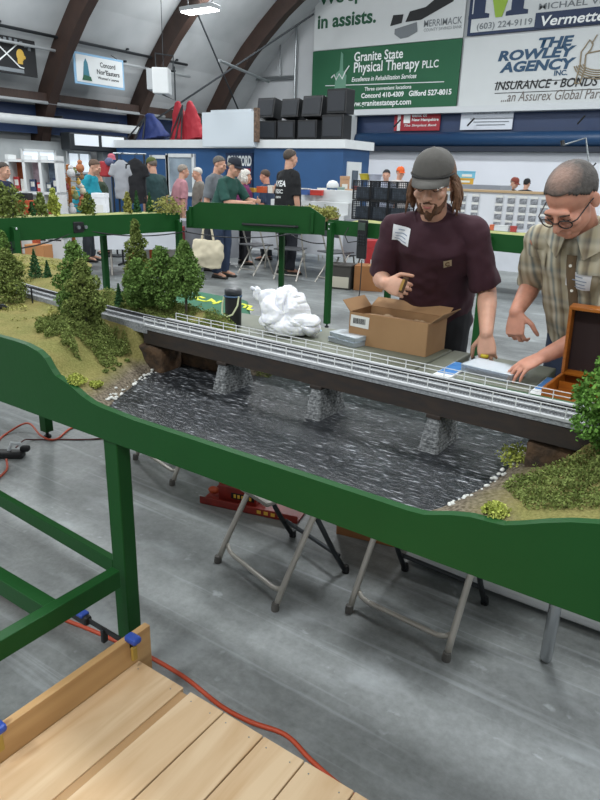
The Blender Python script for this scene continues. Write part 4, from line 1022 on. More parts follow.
# ================================================================== under the module
rub = mat('grey_rubber', '#5a5854', .8)
def folding_chair(name, label, p, q):
    """metal folding chair: p,q = floor points of the legs nearest the camera; it faces the camera"""
    p, q = Vector(p), Vector(q); c = (p+q)/2; u = (q-p).normalized(); rz = math.atan2(u.y, u.x); hw = (q-p).length/2
    t = thing('folding_chair', label, 'chair', (c.x, c.y, 0), rz, 'folding chairs tucked under the module')
    r = .0115
    # front legs lean back and carry the backrest
    pts = lambda s: [(s*hw, 0, .004), (s*hw*.99, .03, .07), (s*hw*.97, .16, .30), (s*hw*.97, .30, .55), (s*hw*.95, .40, .74)]
    for s in (-1, 1): MB().tube(pts(s), r, 10).build('front_leg', tube_g, t, False, True); MB().lathe([(.0, 0), (.015, 0), (.0155, .012), (.013, .03)], (s*hw, 0, 0), 12).build('foot_cap', rub, t)
    MB().tube([(-hw*.96, .04, .075), (-hw*.85, .035, .058), (-hw*.7, .032, .052), (hw*.7, .032, .052), (hw*.85, .035, .058), (hw*.96, .04, .075)], .0095, 8).build('cross_bar', tube_g, t, False, True)
    rp = lambda s: [(s*hw*.88, .37, .004), (s*hw*.88, .30, .12), (s*hw*.9, .14, .42)]
    for s in (-1, 1): MB().tube(rp(s), .0105, 10).build('rear_leg', dsteel, t, False, True); MB().lathe([(.0, 0), (.015, 0), (.0155, .012), (.012, .03)], (s*hw*.88, .37, 0), 12).build('foot_cap', black, t)
    MB().tube([(-hw*.88, .33, .09), (hw*.88, .33, .09)], .009, 8).build('rear_bar', dsteel, t)
    MB().box((0, .16, .435), (hw*1.8, .38, .02), Matrix.Rotation(R(3), 3, 'X'), bev=.008).build('seat', mat('grey_steel_sheet', '#7d7a74', .5, .3), t)
    MB().box((0, .37, .67), (hw*1.85, .014, .14), Matrix.Rotation(R(-27), 3, 'X'), bev=.006).build('backrest', mat('grey_steel_sheet', '#7d7a74'), t)
    return t
folding_chair('c', 'grey folding chair under the middle of the river', (-1.538, 1.718, 0), (-1.167, 1.609, 0))
folding_chair('c', 'grey folding chair under the right half of the river', (-.944, 1.76, 0), (-.559, 1.737, 0))
folding_chair('c', 'grey folding chair of which only two feet show left of the red tools', (-2.56, 2.2, 0), (-2.18, 2.10, 0))
t = thing('steel_post', 'shiny round-footed steel post under the right end of the module', 'post', (-.29, 1.93, 0))
MB().lathe([(.0, 0), (.015, .002), (.02, .014), (.02, .655)], (0, 0, 0), 18).build('tube', mat('bright_steel', '#b6babd', .25, .8), t, False, True)
t = thing('folded_table', 'white plastic folded tabletop lying on the floor under the right end', 'table', (-.3, 2.46, 0))
MB().box((-.3, 2.39, .045), (1.24, .46, .055), bev=.02, seg=3).build('top', mat('white_plastic', '#c9cccd', .45), t, True)
MB().box((-.3, 2.42, .009), (1.1, .4, .018)).build('folded_frame', dsteel, t, True)
t = thing('floor_carton', 'brown cardboard carton on the floor under the module', 'carton', (-1.13, 2.36, 0), R(12))
MB().box((0, 0, .15), (.34, .26, .3), bev=.003).build('carton', mat('brown_carton', '#8d5f37', .85, var=.06, vs=6), t); MB().box((0, 0, .3005), (.05, .26, .002)).build('tape', mat('tape', '#9b7a50', .4), t)
# red tool tray
redm = mat('red_painted_metal', '#8e2a1e', .45, vs=12, alt='#6f1f18'); oranged = mat('orange_plastic', '#b04a25', .5)
t = thing('tool_tray', 'dark red tray with yellow lettering on the floor under the module', 'tray', (-1.72, 2.2, 0), R(14))
MB().box((0, 0, .006), (.5, .2, .012), bev=.003).build('base', redm, t)
for s in (-1, 1): MB().box((0, s*.1, .022), (.5, .006, .034), bev=.002).build('rim', redm, t)
a = MB()
for k in range(4): a.box((.06+.035*k, -.104, .022), (.02, .003, .016))
a.build('yellow_lettering', yellowp, t)
t = thing('tool_box', 'small red toolbox with a handle standing on the red tray', 'toolbox', (-1.8, 2.19, .011), R(14))
MB().box((0, 0, .04), (.2, .11, .08), bev=.006).build('body', redm, t)
MB().tube([(-.1, .0, .06), (-.13, 0, .085), (-.09, 0, .11), (.02, 0, .105), (.08, 0, .08)], .011, 8).build('handle', oranged, t)
MB().ell((-.135, -.03, .03), (.03, .02, .018)).build('latch', oranged, t)
a = MB().box((.03, -.056, .035), (.12, .002, .03)).build('dark_panel', black, t); b = MB()
for k in range(5): b.box((-.01+.02*k, -.0575, .035), (.012, .001, .018))
b.build('yellow_lettering', yellowp, a)

# ---- cords
orange = mat('orange_cord', '#b8492a', .5)
def cord(label, pts, r=.007, m=orange, name='extension_cord'):
    P = [Vector((x, y, r+.0005 if len(p) == 0 else p[0])) for x, y, *p in pts]
    out = []
    for i in range(len(P)-1):
        p0, p1, p2, p3 = P[max(i-1, 0)], P[i], P[i+1], P[min(i+2, len(P)-1)]
        for k in range(6):
            u = k/6; out.append(.5*((2*p1)+(p2-p0)*u+(2*p0-5*p1+4*p2-p3)*u*u+(3*p1-p0-3*p2+p3)*u**3))
    out.append(P[-1]); return tag(MB().tube(out, r, 8).build(name, m, None, False, True), label, 'cord')
cord('orange extension cord snaking along the edge of the wooden step', [(-2.6, 1.02), (-2.04, 1.075), (-1.83, 1.10), (-1.62, 1.135), (-1.5, 1.15), (-1.34, 1.165), (-1.185, 1.165), (-1.025, 1.145), (-.914, 1.15), (-.806, 1.172), (-.703, 1.145), (-.597, 1.124), (-.5, 1.12), (-.42, 1.14), (-.3, 1.13), (0, 1.0)])
cord('orange cord looping round the foot of the rear green leg', [(-3.35, 1.62), (-3.3, 1.78), (-3.42, 1.98), (-3.37, 2.09, .05), (-3.2, 2.06, .02), (-3.12, 2.1), (-3.2, 2.28), (-3.15, 2.5), (-2.9, 2.9), (-3.0, 3.6)], .006)
cord('thin dark red cord from the power strip past the rear leg', [(-3.14, 1.86, .03), (-3.2, 1.95, .03), (-3.22, 2.02), (-3.1, 2.12), (-2.95, 2.25), (-2.7, 2.6), (-2.8, 3.4)], .004, mat('dark_red_cord', '#5b2a26', .5), 'power_cable')
cord('orange cord leaving the power strip at the left edge', [(-3.06, 1.75, .02), (-2.98, 1.7), (-2.92, 1.62), (-2.85, 1.5), (-2.9, 1.35)], .006)
t = thing('power_strip', 'black power strip on the floor at the left edge', 'power strip', (-3.13, 1.79, 0), R(35))
MB().box((0, 0, .02), (.2, .06, .038), bev=.01).build('body', black, t); MB().box((.1, .02, .045), (.05, .04, .03), bev=.01).build('plug', blackm, t)
MB().tube([(.02, 0, .04), (.04, .0, .085), (.08, .02, .07)], .01, 8).build('plug', mat('clear_plug', '#c9ced1', .3), t)

# ---- low wooden step
def pine(nm='pine_board', ca='#bd9a70', cb='#d6bc98'):
    m = bpy.data.materials.new(nm); m.use_nodes = True; nt = m.node_tree; N = nt.nodes; L = nt.links; p = N['Principled BSDF']; p.inputs['Roughness'].default_value = .5
    tc = N.new('ShaderNodeTexCoord'); mp = N.new('ShaderNodeMapping'); mp.inputs['Scale'].default_value = (9, 1.1, 9); L.new(tc.outputs['Object'], mp.inputs[0])
    oi = N.new('ShaderNodeObjectInfo'); cm = N.new('ShaderNodeVectorMath'); cm.operation = 'ADD'
    ml = N.new('ShaderNodeMath'); ml.operation = 'MULTIPLY'; ml.inputs[1].default_value = 37; L.new(oi.outputs['Random'], ml.inputs[0])
    cx = N.new('ShaderNodeCombineXYZ'); L.new(ml.outputs[0], cx.inputs[0]); L.new(ml.outputs[0], cx.inputs[1]); L.new(mp.outputs[0], cm.inputs[0]); L.new(cx.outputs[0], cm.inputs[1])
    wv = N.new('ShaderNodeTexNoise'); wv.inputs['Scale'].default_value = 1.3; wv.inputs['Detail'].default_value = 6; wv.inputs['Distortion'].default_value = 1.2; L.new(cm.outputs[0], wv.inputs['Vector'])
    r = N.new('ShaderNodeValToRGB'); r.color_ramp.elements[0].color = (*lin(ca), 1); r.color_ramp.elements[1].color = (*lin(cb), 1); r.color_ramp.elements[0].position = .3; r.color_ramp.elements[1].position = .62
    L.new(wv.outputs['Fac'], r.inputs[0])
    vo = N.new('ShaderNodeTexVoronoi'); vo.inputs['Scale'].default_value = 1.0; vo.inputs['Randomness'].default_value = 1
    mp3 = N.new('ShaderNodeMapping'); mp3.inputs['Scale'].default_value = (6, 3.2, 6); L.new(tc.outputs['Object'], mp3.inputs[0]); ad = N.new('ShaderNodeVectorMath'); L.new(mp3.outputs[0], ad.inputs[0]); L.new(cx.outputs[0], ad.inputs[1]); L.new(ad.outputs[0], vo.inputs['Vector'])
    kr = N.new('ShaderNodeValToRGB'); kr.color_ramp.elements[0].position = .035; kr.color_ramp.elements[1].position = .075; kr.color_ramp.elements[0].color = (1, 1, 1, 1); kr.color_ramp.elements[1].color = (0, 0, 0, 1); L.new(vo.outputs['Distance'], kr.inputs[0])
    mx = N.new('ShaderNodeMix'); mx.data_type = 'RGBA'; mx.inputs[7].default_value = (*lin('#6b4527'), 1); L.new(kr.outputs[0], mx.inputs[0]); L.new(r.outputs[0], mx.inputs[6]); L.new(mx.outputs[2], p.inputs['Base Color'])
    return m
pm = pine()
t = thing('wooden_step', 'low pine board step clamped to the green leg in the foreground', 'step', (-.8, .55, 0))
ZP = .17
edges = [(-1.213, -1.036), (-1.01, -.893), (-.889, -.763), (-.759, -.638), (-.634, -.50), (-.496, -.36), (-.356, -.22)]
for i, (a, b) in enumerate(edges):
    o = MB().box(((a+b)/2, .33, ZP-.01), (b-a, 1.36, .02), bev=.0015, seg=1).build('plank', pm, t, True)
    s = MB()
    for x in (a+.025, b-.025): s.lathe([(.0, .0004), (.002, .0004), (.002, 0), (.0, -.001)], (x, .985, ZP+.0002), 10)
    s.build('screws', steel, o, True)
MB().box((-1.225, .35, .152), (.022, 1.42, .215), bev=.002).build('side_board', pine('dark_pine_board', '#a67f50', '#c09a68'), t, True)
MB().box((-1.023, .33, .154), (.05, 1.34, .02), bev=.001).build('batten', pine('tan_batten', '#a8845a', '#b8956a'), t, True)
for y in (.96, .5, .0, -.3): MB().box((-.72, y, .079), (.98, .04, .158), bev=.002).build('joist', pm, t, True)
blueg = mat('blue_grip', '#2a4aa0', .45)
def clamp(label, loc, rz, tilt=0.0):
    t = thing('bar_clamp', label, 'clamp', loc, R(rz))
    MB().box((-.1, 0, 0), (.3, .006, .016), bev=.001).build('bar', black, t)
    MB().box((-.2, 0, -.002), (.12, .026, .03), bev=.008).build('grip', black, t)
    MB().box((-.255, 0, 0), (.03, .028, .032), bev=.006).build('blue_end', blueg, t)
    MB().box((-.17, 0, .012), (.03, .03, .012), bev=.004).build('blue_trigger', blueg, t)
    MB().box((.052, 0, -.02), (.01, .018, .045), bev=.003).build('jaw', mat('yellow_pad', '#a88a3c', .6), t)
    MB().box((.05, 0, .028), (.044, .03, .02), bev=.007).build('jaw_cap', blueg, t)
    MB().box((-.075, 0, -.02), (.014, .018, .045), bev=.003).build('sliding_jaw', dsteel, t)
    return t
clamp('blue and black bar clamp at the far end of the wooden step', (-1.252, .985, .238), 0)
clamp('blue and black bar clamp on the step board at the left edge', (-1.25, .58, .262), 0)

# ================================================================== the far modules of the layout ring
def far_module(label, A, B, ztop, zbot, depth, zdeck=None, feet=(), chamfer=0.0, name='railway_module', post=True):
    """green fascia from A to B (plan), the module lies on the left of the direction A->B"""
    A, B = Vector((*A, 0)), Vector((*B, 0)); d = (B-A).normalized(); n = Vector((-d.y, d.x, 0)); L = (B-A).length
    t = thing(name, label, 'model railway module', ((A+B)/2).to_tuple()[:2]+(0,), 0, 'far modules of the railway ring')
    zd = zdeck or ztop-.02
    if chamfer: poly = [(0, zbot), (L, zbot), (L, zd), (L-chamfer, ztop), (chamfer, ztop), (0, zd)]
    else: poly = [(0, zbot), (L, zbot), (L, ztop), (0, ztop)]
    MB().prism(poly, A, d, (0, 0, 1), n*.02).build('front_fascia', green, t, True)
    MB().prism([(0, zbot), (L, zbot), (L, zd), (0, zd)], A+n*(depth-.02), d, (0, 0, 1), n*.02).build('back_panel', green, t, True)
    a = MB(); a.prism([(0, .021), (L, .021), (L, depth-.021), (0, depth-.021)], A+Vector((0, 0, zd-.04)), d, n, (0, 0, .03)); a.build('base_board', mat('raw_plywood', '#8b7247'), t, True)
    a = MB(); nu, nv = max(8, int(L*22)), 14
    def f(u, v):
        p = A+d*(u*L)+n*(.02+v*(depth-.04)); return p+Vector((0, 0, zd-.008+.012*noise.noise(p*6)+.006))
    a.grid(f, nu, nv); a.build('scenery_ground', mat('far_turf', '#a5a66a', .95, vs=7, alt='#868a52', detail=8, bump=.5, bs=120), t, True, True)
    for (s, o) in feet:
        p = A+d*s+n*o
        lo = MB().box((p.x, p.y, (zbot+.0)/2+.02+(.06 if o < .05 else 0)), (.055, .055, zbot-.04+(.12 if o < .05 else 0)), rotz(math.atan2(d.y, d.x)).to_3x3(), bev=.003).build('leg', green, t, True)
        MB().lathe([(.022, 0), (.022, .012), (.01, .02), (.01, .05)], (p.x, p.y, 0), 10).build('levelling_foot', black, lo, True)
        if o < .05:
            for z in (ztop-.04, ztop-.085 if ztop < 1.1 else ztop-.1):
                MB().ell((p-n*.03).to_tuple()[:2]+(min(z, zbot+.11),), (.008, .008, .008), None, 8, 6).build('bolt', mat('bolt_head', '#d5d8d8', .4, .5), lo, True)
    return t, A, d, n
fm1, *_ = far_module('far left straight module with straw-green scenery', (-5.28, 2.7), (-5.1, 5.18), 1.085, .895, .6, feet=((.62, -.028), (2.44, -.028), (1.9, .55), (.2, .55)))
fm2, A2, d2, n2 = far_module('far corner module with the tallest chamfered green fascia', (-5.07, 5.24), (-3.62, 5.72), 1.2, .93, .62, zdeck=1.1, feet=((.9, .56),), chamfer=.16)
fm3, *_ = far_module('far right straight module behind the man in maroon', (-3.58, 5.72), (-.4, 5.3), 1.085, .945, .6, feet=((.06, -.028), (1.75, -.028), (.4, .55), (2.9, .55)))
# corner module pieces: recessed handle, end blocks
c = A2+d2*.95
MB().tube([c-n2*.012+d2*-.3+Vector((0, 0, 1.0)), c-n2*.035+d2*-.27+Vector((0, 0, 1.0)), c-n2*.035+d2*.27+Vector((0, 0, 1.0)), c-n2*.012+d2*.3+Vector((0, 0, 1.0))], .013, 8).build('pull_handle', black, fm2, True)
for s in (.06, 1.40): q = A2+d2*s-n2*.012; MB().box((q.x, q.y, 1.05), (.03, .03, .2), rotz(math.atan2(d2.y, d2.x)).to_3x3(), bev=.003).build('end_block', green, fm2, True)
# control panels and throttle
t = thing('control_socket', 'black socket plate on the far left green fascia', 'socket', (-5.21, 3.98, .93)); MB().box((-5.2, 3.98, .985), (.03, .17, .1), bev=.006).build('plate', black, t, True)
for s in (-.04, .04): MB().tube([(-5.18, 3.98+s, .985), (-5.165, 3.98+s, .985)], .017, 10).build('jack', steel, t, True)
def cable(label, pts, r=.006, m=black): 
    return tag(MB().tube(pts, r, 6).build('control_cable', m), label, 'cable')
def sag(a, b, s, n=12): a, b = Vector(a), Vector(b); return [a.lerp(b, i/n)-Vector((0, 0, s*4*(i/n)*(1-i/n))) for i in range(n+1)]
cable('black cable hanging left from the socket plate', sag((-5.2, 3.92, .95), (-5.22, 2.8, .88), .08))
cable('black cable hanging right from the socket plate', sag((-5.19, 4.05, .95), (-5.03, 5.2, .9), .05))
cable('black cable drooping below the far corner module', sag((-5.05, 5.16, .9), (-3.9, 5.52, .93), .05)+sag((-3.9, 5.52, .93), (-3.55, 5.63, .86), .03)[1:])
q = on_y(358, 240, 5.5)
t = thing('throttle_unit', 'black handheld throttle hanging by the post beside the man in maroon', 'throttle', (q.x, 5.58, q.z-.2))
MB().box((q.x, 5.58, q.z+.0), (.1, .035, .36), bev=.008).build('body', black, t, True)
MB().box((q.x, 5.558, q.z+.12), (.075, .012, .07), bev=.002).build('display', mat('dark_display', '#3b4a3f', .3), t, True)
a = MB()
for i in range(3):
    for j in range(4): a.box((q.x-.027+.027*i, 5.556, q.z+.04-.028*j), (.017, .01, .015), bev=.002)
a.build('buttons', dsteel, t, True)
MB().tube([(q.x+.01, 5.58, q.z-.19), (q.x+.012, 5.57, q.z-.5), (q.x-.03, 5.57, q.z-.75), (q.x-.07, 5.57, .05)], .005, 6).build('cord', black, t, True)
MB().tube([(q.x-.05, 5.57, q.z-.02), (q.x-.15, 5.57, q.z-.04), (q.x-.19, 5.57, q.z+.03), (q.x-.17, 5.6, q.z+.1)], .005, 6).build('cord', black, t, True)
# trees and shrubs along the far ring
def on_ring(px, X=None, Y=None, z=1.08):
    p = on_x(px, 210, X) if X is not None else on_y(px, 210, Y); return Vector((p.x, p.y, z))
for px, h, r, kind, lab in ((12, .26, .16, 'olive', 'big olive shrub on the far left module at the photo edge'), (41, .2, .07, 'olive', 'airy small tree left of the pair on the far left module'), (54, .24, .07, 'lime', 'yellow-green tree just left of the man in turquoise'),
                        (88, .19, .09, 'olive', 'olive tree in front of the man in turquoise'), (128, .21, .055, 'straw', 'straw-coloured tree below the hanging shirts'), (2, .3, .12, 'olive', 'olive tree half outside the photo on the far left module')):
    p = on_ring(px, X=-5.45); round_tree(p, h, r, kind, lab, 900, 'shrubs on the far ring', leaf=.026, trunk=.05)
for px, h, r, lab in ((137, .22, .05, 'dark conifer below the black hanging shirt'), (150, .2, .055, 'broad dark conifer next to the chamfered module')):
    p = on_ring(px, X=-5.42); conifer(p, h, r, lab, n=800, leaf=.022)
p = on_ring(32, X=-5.45); round_tree(p, .12, .04, 'dark', 'tiny dark tree on the far left module', 500, 'shrubs on the far ring', leaf=.02)
for px, Y, r, kind, lab in ((168, 5.1, .2, 'straw', 'straw-green hill of brush at the left of the chamfered module'), (303, 5.95, .1, 'straw', 'straw-green bush on the corner module below the black shirt'), (315, 5.98, .14, 'straw', 'sprawling straw bush at the right end of the corner module'), (329, 5.9, .13, 'straw', 'low straw bush beside the post and the wire crates'), (291, 6.0, .09, 'olive', 'olive bush on the corner module right of the black shirt')):
    p = on_y(px, 205, Y); bush((p.x, p.y, 1.09 if px > 180 else 1.075), r, kind, lab, None, 700, leaf=.026, hr=.8)

# ================================================================== people
SKIN = {'fair': mat('skin_fair', '#c99a82', .55, var=.06, vs=30), 'ruddy': mat('skin_ruddy', '#c48b74', .55, var=.07, vs=30)}
for m in SKIN.values():
    m.node_tree.nodes['Principled BSDF'].inputs['Subsurface Weight'].default_value = .12
    m.node_tree.nodes['Principled BSDF'].inputs['Subsurface Radius'].default_value = (.02, .008, .005)
shoe = mat('dark_shoe', '#2a2826', .6)
def rx_(a): return Matrix.Rotation(a, 3, 'X')
def rz_(a): return Matrix.Rotation(a, 3, 'Z')
def ik(S, W, a, b, hint):
    d = W-S; L = d.length; mx = (a+b)*.995
    if L > mx: W = S+d*(mx/L); d = W-S; L = mx
    x = (a*a-b*b+L*L)/(2*L); h = math.sqrt(max(0, a*a-x*x)); u = d/L
    k = hint-u*hint.dot(u); k = k.normalized() if k.length > 1e-4 else u.orthogonal().normalized()
    return S+u*x+k*h, W
def hand(mb, W, f, n, side, sc, curl=.5, spread=.12, detail=True):
    """W wrist, f finger direction, n palm normal, side: unit vector towards the thumb"""
    f = f.normalized(); n = (n-f*n.dot(f)).normalized(); s = f.cross(n)
    if s.dot(side) < 0: s = -s
    U = lambda a, b, c: W+(f*a+s*b+n*c)*sc
    secs = []
    for a, wd, th in ((-.012, .026, .021), (.0, .028, .020), (.03, .037, .016), (.06, .042, .0145), (.085, .041, .012), (.092, .036, .008)):
        secs.append((U(a, .002, 0), s*wd*sc, n*th*sc))
    rings_loft(mb, secs, 16)
    for i, (off, L, r) in enumerate(((.030, .072, .0088), (.0105, .08, .0092), (-.0095, .075, .0088), (-.0285, .06, .0078))):
        d = (f+s*spread*(1.2-i*.8)).normalized(); p = U(.082-.003*abs(i-1), off, 0); ang = 0
        seg = (L*.45, L*.32, L*.25)
        for k, l in enumerate(seg):
            ang += curl*(.75, .9, .6)[k]*(1+.08*i)
            e = d*math.cos(ang)+n*math.sin(ang); q = p+e*l*sc
            capsule(mb, p, q, r*sc*(1-.08*k), r*sc*(1-.08*(k+1)), 10); p = q
    p = U(.02, .03, .006); d = (f*.62+s*.75+n*.3).normalized(); q = p+d*.042*sc; capsule(mb, p, q, .0125*sc, .0105*sc, 10)
    d2 = (f*.85+s*.25+n*(.25+.4*curl)).normalized(); q2 = q+d2*.03*sc; capsule(mb, q, q2, .0105*sc, .0095*sc, 10); capsule(mb, q2, q2+(d2+n*.25*curl).normalized()*.024*sc, .0095*sc, .008*sc, 10)
    capsule(mb, U(.0, .012, .002), p, .016*sc, .0125*sc, 10)
def person(label, loc, rz, h=1.72, lean=0, pitch=0, hyaw=0, shirt='#555555', pants='#2b2f3a', skin='fair', sleeve='short', hair=None, hat=None, L=None, Rh=None, vox=.0075, group=None, fat=1.0, shirtm=None, Lf=None, Rf=None, Ln=None, Rn=None, curl=(.5, .5), hem=0.0, bend=0, hintL=None, hintR=None, female=False, hs=1.0, TL=None, TR=None, beard=None, collar=None, roll=0):
    t = thing('person', label, 'person', loc, rz, group)
    s = h/1.75; H = 1.75*s
    hip = Vector((0, 0, .525*H)); lean = R(lean)
    sd = Vector((0, -math.sin(lean), math.cos(lean))); bk = Vector((0, math.cos(lean), math.sin(lean)))
    ld2 = lean+R(bend); sd2 = Vector((0, -math.sin(ld2), math.cos(ld2))); bk2 = Vector((0, math.cos(ld2), math.sin(ld2)))
    mid = hip+sd*.16*H; nb = mid+sd2*.145*H            # waist, neck base
    sw = .102*H*(.93 if female else 1)
    sh = {1: nb-sd2*.042*H+Vector((sw, 0, 0)), -1: nb-sd2*.042*H+Vector((-sw, 0, 0))}; s0 = s; s = s*hs
    HR = rz_(R(hyaw)) @ rx_(R(pitch)) @ Matrix.Rotation(R(roll), 3, 'Y')
    nd = (sd2*.6+HR @ Vector((0, 0, 1))*.4).normalized()
    hc = nb+nd*.052*H+HR @ Vector((0, -.018*s, .068*s*1.0))+Vector((0, 0, -.006*s))
    HM = lambda x, y, z: hc+HR @ Vector((x*s, y*s, z*s))
    body = MB()
    # torso, pelvis, legs
    X1 = Vector((1, 0, 0))
    rings_loft(body, [(hip-sd*.05*H, X1*.085*H*fat, bk*.062*H*fat), (hip+sd*.03*H, X1*.092*H*fat, bk*.065*H*fat), (mid, X1*.083*H*fat, bk2*.06*H*fat), (mid+sd2*.08*H, X1*.095*H, bk2*.066*H), (nb-sd2*.04*H, X1*.088*H, bk2*.05*H), (nb-sd2*.012*H, X1*.05*H, bk2*.04*H), (nb, X1*.034*H, bk2*.036*H)], 24)
    for k in (1, -1):
        a = hip+Vector((k*.052*H, 0, -.02*H)); kn = Vector((k*.058*H, -.012*H, .275*H)); an = Vector((k*.06*H, .012*H, .045*H))
        capsule(body, a, kn, .05*H*fat, .034*H, 14); capsule(body, kn, an, .033*H, .022*H, 12); capsule(body, an, an+Vector((k*.01*H, -.09*H, -.025*H)), .02*H, .018*H, 10)
    # neck and head
    capsule(body, nb-sd2*.01*H, hc+HR @ Vector((0, .02*s, -.06*s)), .034*H*1.0, .032*H, 16)
    E = lambda c, r, rot=None: body.ell(HM(*c), [q*s for q in r], HR @ (rot or Matrix.Identity(3)), 20, 14)
    E((0, .018, .035), (.076, .096, .083)); E((0, -.022, -.035), (.062, .072, .078)); E((0, -.048, -.085), (.036, .037, .03)); E((0, -.01, -.07), (.054, .058, .035))
    capsule(body, HM(-.034, -.083, .022), HM(.034, -.083, .022), .012*s, .012*s, 10)
    capsule(body, HM(0, -.092, .012), HM(0, -.113, -.026), .0085*s, .0125*s, 10); E((.011, -.1, -.03), (.008, .01, .007)); E((-.011, -.1, -.03), (.008, .01, .007))
    for k in (1, -1):
        E((k*.04, -.068, -.02), (.024, .022, .02)); E((k*.031, -.081, .004), (.0145, .009, .0095))
        E((k*.077, .016, -.008), (.009, .02, .031), rz_(k*R(-18)))
    capsule(body, HM(-.022, -.088, -.06), HM(.022, -.088, -.06), .0075*s, .0075*s, 8); capsule(body, HM(-.017, -.087, -.072), HM(.017, -.087, -.072), .008*s, .008*s, 8)
    # arms
    defL = Vector((sw*1.25, -.02*H, .42*H)); defR = Vector((-sw*1.25, -.02*H, .42*H)); arms = {}
    for k, tgt, fd, nn, cu, hint in ((1, L, Lf, Ln, curl[0], hintL), (-1, Rh, Rf, Rn, curl[1], hintR)):
        tgt = Vector(tgt) if tgt is not None else (defL if k == 1 else defR)
        S0 = sh[k]; e, W = ik(S0, tgt, .168*H, .15*H, Vector(hint) if hint is not None else Vector((k*.6, .9, -.3)))
        capsule(body, S0, e, .029*H, .0245*H, 14); capsule(body, e, e.lerp(W, .3), .0245*H, .0255*H, 14); capsule(body, e.lerp(W, .3), W, .0255*H, .0165*H, 14)
        f = Vector(fd) if fd is not None else (W-e); n = Vector(nn) if nn is not None else Vector((-k, .15, 0))
        tv = TL if k == 1 else TR
        hand(body, W, f, n, Vector(tv) if tv is not None else (Vector((0, -1, 0)) if abs(f.normalized().y) < .8 else Vector((-k, 0, 0))), s0*(1+(hs-1)*.6), cu)
        arms[k] = (S0, e, W)
    bm_ = remesh(body, vox, 2, name='body'); bo = link(bm_, 'body', SKIN[skin], t, smooth=True)
    # shirt
    sm = shirtm or mat('shirt_'+shirt.lstrip('#'), shirt, .85, var=.06, vs=6, bump=.25, bs=14)
    sb = MB(); fx = fat
    he = hip-sd*(.055+hem)*H
    rings_loft(sb, [(he, X1*.108*H*fx, bk*.082*H*fx), (hip+sd*.05*H, X1*.106*H*fx, bk*.083*H*fx), (mid, X1*.1*H*fx, bk2*.078*H*fx), (mid+sd2*.07*H, X1*.108*H, bk2*.079*H*(1 if not female else 1.08)), (nb-sd2*.05*H, X1*.1*H, bk2*.07*H), (nb-sd2*.018*H, X1*.07*H, bk2*.055*H), (nb+sd2*.004*H, X1*.046*H, bk2*.044*H)], 28)
    for k in (1, -1):
        S0, e, W = arms[k]; fr = {'short': .92, 'long': 1}[sleeve]
        sb.ell(S0-Vector((k*.008*H, 0, 0)), (.034*H, .039*H, .037*H), None, 18, 12); capsule(sb, nb-sd2*.018*H+Vector((k*.028*H, 0, 0)), S0+sd2*.002*H, .03*H, .034*H, 14)
        q = S0.lerp(e, fr)
        capsule(sb, S0, q, .037*H, .041*H if sleeve == 'short' else .036*H, 18, flat=True)
        if sleeve == 'long':
            sb.ell(e, (.036*H,)*3, None, 14, 10); capsule(sb, e, e.lerp(W, .93), .035*H, .024*H, 16, flat=True)
    smesh = remesh(sb, max(vox, .007), 6, .011*s, 9, 'shirt'); so = link(smesh, 'shirt', sm, t, smooth=True)
    if collar:
        cb = MB(); pts = []
        for i in range(25):
            a = 2*PI*i/24; pts.append(nb+sd2*(.003*H+.006*H*math.sin(a))+X1*(.047*H*math.cos(a))+bk2*(.044*H*math.sin(a))-sd2*(.012*H if math.sin(a) < -.6 else 0))
        cb.tube(pts, .0065*s, 8, False); cb.build('collar', collar if not isinstance(collar, str) else sm, t, False, True)
    # trousers
    pb = MB()
    rings_loft(pb, [(hip-Vector((0, 0, .07*H)), X1*.098*H*fx, bk*.07*H*fx), (hip, X1*.1*H*fx, bk*.074*H*fx), (hip+sd*.055*H, X1*.093*H*fx, bk*.069*H*fx)], 24)
    for k in (1, -1):
        a = hip+Vector((k*.052*H, 0, -.03*H)); kn = Vector((k*.058*H, -.012*H, .275*H)); an = Vector((k*.06*H, .01*H, .045*H))
        capsule(pb, a, kn, .057*H*fx, .046*H, 16); capsule(pb, kn, an, .045*H, .04*H, 16, flat=True); pb.ell(kn, (.046*H,)*3, None, 12, 8)
    link(remesh(pb, max(vox, .008), 3, .008*s, 8, 'trousers'), 'trousers', mat('trousers_'+pants.lstrip('#'), pants, .85, var=.08, vs=8, bump=.2, bs=16), t, smooth=True)
    for k in (1, -1):
        an = Vector((k*.06*H, .012*H, 0)); q = MB()
        rings_loft(q, [(an+Vector((0, .035*H, .003)), X1*.02*H, Vector((0, 0, .003))), (an+Vector((0, .03*H, .03)), X1*.024*H, Vector((0, 0, .03))), (an+Vector((k*.003, -.02*H, .032)), X1*.027*H, Vector((0, 0, .032))), (an+Vector((k*.01, -.07*H, .026)), X1*.03*H, Vector((0, 0, .025))), (an+Vector((k*.012, -.115*H, .018)), X1*.022*H, Vector((0, 0, .016)))], 14)
        q.build('shoe', shoe, t, False, True)
    # hair
    if hair:
        hm = mat('hair_'+hair[0]+hair[1].lstrip('#'), hair[1], .7, var=.25, vs=70, bump=.4, bs=120); (thin_crown(hm, HM(0, -.015, .125), s, skin) if hair[0] == 'bald' else None); hb = MB(); style = hair[0]
        def shellf(a, b):
            th = a*2*PI; ph = -1.0+b*(PI/2+1.0)
            x, y, z = math.cos(th)*math.cos(ph), math.sin(th)*math.cos(ph), math.sin(ph)
            return Vector((x, y, z))
        n1, n2 = (72, 34) if vox < .006 else (44, 22); vs = []; keep = []
        g = {'short': .006, 'bald': .004, 'long': .014}[style]
